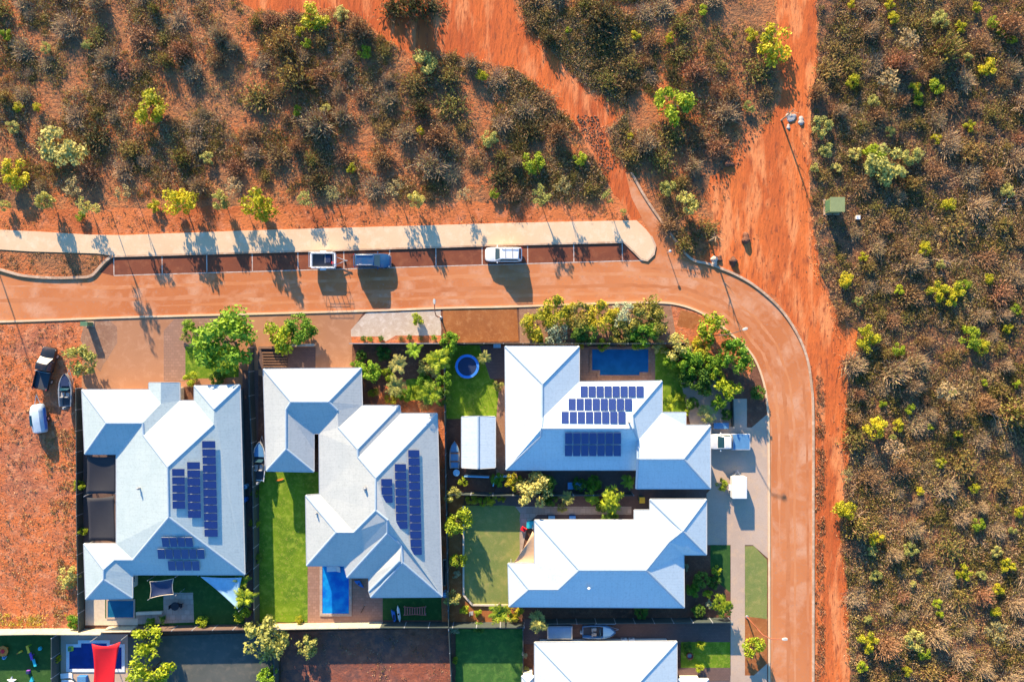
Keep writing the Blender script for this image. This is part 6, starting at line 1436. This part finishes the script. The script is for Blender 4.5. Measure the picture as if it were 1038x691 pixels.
solid('surfboard', 'orange board lying on the grass under the middle house west wing', 'board', 284, 486, .06, [('deck', 'orange_p', lambda b: b.prism([(-.5, -.07), (.3, -.12), (.55, 0), (.3, .12), (-.5, .07)], .04, .1)), ('fin', 'tyre', lambda b: b.box(-.4, -.3, -.02, .02, .1, .22))], rz=D(15))
solid('water_tank', 'pale blue drum beside the west house east wall', 'drum', 250.5, 492, .06, [('drum', 'skyblue', lambda b: b.lathe([(.3, 0), (.3, .8), (.1, .86)], n=16)), ('lid', 'blue', lambda b: b.lathe([(.12, .862), (.12, .9)], n=12))])
solid('water_tank', 'second blue drum just below the pale one in the west gap', 'drum', 250, 505, .06, [('drum', 'blue', lambda b: b.lathe([(.32, 0), (.32, .9), (.1, .96)], n=16)), ('lid', 'skyblue', lambda b: b.lathe([(.12, .962), (.12, 1.0)], n=12))])
solid('water_tank', 'blue drum by the south east corner of the middle house', 'drum', 452, 600, .06, [('drum', 'boatblue', lambda b: b.lathe([(.38, 0), (.38, 1.0), (.1, 1.06)], n=16)), ('lid', 'skyblue', lambda b: b.lathe([(.14, 1.062), (.14, 1.1)], n=12))])
solid('planter_box', 'long pale planter beside the east wall of the middle house', 'planter', 451, 579, .06, [('box', 'cream', lambda b: b.box(-.22, .22, -1.7, 1.7, 0, .5)), ('soil', 'tyre', lambda b: b.box(-.17, .17, -1.65, 1.65, .502, .51))])
# timber steps
root = thing('timber_steps', P(279, 364, .05), 0, 'flight of brown timber steps under the round lime tree', 'steps')
for i in range(6):
    b = MB(); b.box(-1.6, 1.6, .95-i*.36-.2, .95-i*.36+.02, .03, .42-i*.06); b.build('step', M['wood2'], root, bevel=.01)
# shed yard
solid('storage_tub', 'blue tub at the foot of the canoe', 'tub', 463, 478, .05, [('tub', 'blue', lambda b: b.lathe([(.35, 0), (.42, .6), (.37, .6), (.3, .06)], n=18)), ('lid', 'skyblue', lambda b: b.lathe([(.44, .61), (.44, .66)], n=18))])
solid('pool_pump', 'small blue box on the spa paving against the dark fence', 'pump box', 504, 350.5, .1, [('box', 'blue', lambda b: b.box(-.45, .45, -.22, .22, 0, .6)), ('lid', 'skyblue', lambda b: b.box(-.48, .48, -.25, .25, .602, .67))])
solid('garden_table', 'blue garden table in deep shade under the solar panel house', 'table', 583.5, 491, .1, [('table_top', 'boatblue', lambda b: b.box(-1.1, 1.1, -.45, .45, .7, .75)), ('leg', 'navy', lambda b: b.box(-1.0, -.92, -.35, .35, 0, .7)), ('leg', 'navy', lambda b: b.box(.92, 1.0, -.35, .35, 0, .7))])
solid('wheelie_bin', 'dark bin with a bright yellow lid on the brown deck', 'bin', 649.5, 505, .08, [('body', 'greenbox', lambda b: b.box(-.3, .3, -.33, .33, 0, .95)), ('lid', 'yellow_p', lambda b: b.box(-.36, .36, -.38, .38, .955, 1.03)), ('wheel', 'tyre', lambda b: b.box(-.34, -.3, -.3, -.1, 0, .2))])
solid('storage_box', 'teal storage box beside the west corner of the plain white roof', 'storage box', 537.5, 530.5, .1, [('box', 'teal', lambda b: b.box(-.45, .45, -.38, .38, 0, .6)), ('lid', 'teal', lambda b: b.box(-.5, .5, -.43, .43, .602, .68))])
solid('beach_chair', 'red folded chair below the teal storage box', 'chair', 530.5, 535.5, .1, [('seat', 'red', lambda b: b.box(-.35, .35, -.25, .25, .3, .36)), ('backrest', 'red', lambda b: b.box(-.35, .35, .26, .32, .3, .8)), ('leg', 'steel', lambda b: b.box(-.3, -.26, -.2, .2, 0, .3)), ('leg', 'steel', lambda b: b.box(.26, .3, -.2, .2, 0, .3))], rz=D(-30))
solid('storage_box', 'pale blue crate against the north wall of the plain white roof', 'storage box', 559, 524, .1, [('box', 'boatblue', lambda b: b.box(-.4, .4, -.25, .25, 0, .45)), ('lid', 'skyblue', lambda b: b.box(-.43, .43, -.28, .28, .452, .5))])
solid('storage_box', 'bright blue crate further right along the same north wall', 'storage box', 580, 524, .1, [('box', 'blue', lambda b: b.box(-.4, .4, -.25, .25, 0, .45)), ('lid', 'blue', lambda b: b.box(-.43, .43, -.28, .28, .452, .5))])
solid('skip_bin', 'blue covered skip left of the blue boat in the lane', 'skip', 567, 638, .1, [('bin', 'steel', lambda b: b.box(-1.6, 1.6, -.8, .8, 0, .9, taper=-.05)), ('cover', 'boatblue', lambda b: b.box(-1.5, 1.5, -.72, .72, .905, .96))])
solid('goal_frame', 'thin blue metal frame standing above the blue boat', 'frame', 612, 628, .1, [('bar', 'skyblue', lambda b: b.tube([(-1.3, 0, .05), (-1.3, 0, 1.3), (1.3, 0, 1.3), (1.3, 0, .05)], .035, 6)), ('brace', 'skyblue', lambda b: b.tube([(-1.3, -.5, .05), (1.3, -.5, .05)], .03, 6))])
for i, (x, y) in enumerate(((632, 647), (640, 647))):
    solid('outdoor_unit', ['white outdoor unit at the bottom house wall, left of two', 'white outdoor unit at the bottom house wall, right of two'][i], 'outdoor unit', x, y, .1, [('casing', 'white', lambda b: b.box(-.38, .38, -.18, .18, .08, .65)), ('grille', 'grey_p', lambda b: b.box(-.3, .1, .182, .195, .14, .58)), ('base', 'tyre', lambda b: b.box(-.35, .35, -.15, .15, 0, .08))])
solid('garden_table', 'blue slatted bench above the driveway beside the pale side path', 'bench', 730, 431, .1, [('table_top', 'boatblue', lambda b: b.box(-1.0, 1.0, -.4, .4, .42, .47)), ('leg', 'navy', lambda b: b.box(-.9, -.82, -.3, .3, 0, .42)), ('leg', 'navy', lambda b: b.box(.82, .9, -.3, .3, 0, .42))])
# vents on the roofs
def roof_fit(name, label, cat, px, py, z, m, r=.14): solid(name, label, cat, px, py, z, [('flue', m, lambda b: b.lathe([(r, -.5), (r, .2), (r*.5, .28)], n=12)), ('flange', m, lambda b: b.lathe([(r*1.6, -.1), (r*1.6, -.04)], n=12))])
roof_fit('roof_vent', 'short dark flue on the west slope of the middle house', 'vent', 370, 495, 5.3, 'grey_p', .16)
roof_fit('roof_vent', 'small flue near the right end of the solar panel rows', 'vent', 638, 428, 5.2, 'grey_p', .12)
roof_fit('roof_vent', 'white vent pipe on the shaded slope of the plain bright roof', 'vent', 597, 596, 4.2, 'white', .13)
roof_fit('roof_vent', 'small grey flue on the upper west slope of the west house', 'vent', 140, 495, 4.6, 'grey_p', .12)
roof_fit('roof_vent', 'tiny flue on the south west wing of the middle house', 'vent', 320.5, 520, 3.6, 'grey_p', .1)
# fire ring
solid('fire_ring', 'small round fire ring on the front lawn of the bottom house', 'fire ring', 699, 664, .12, [('ring', 'rust', lambda b: b.lathe([(.45, 0), (.45, .3), (.38, .3), (.36, .05)], n=16)), ('ash', 'grey_p', lambda b: b.lathe([(.3, .06), (.02, .1)], n=10))])
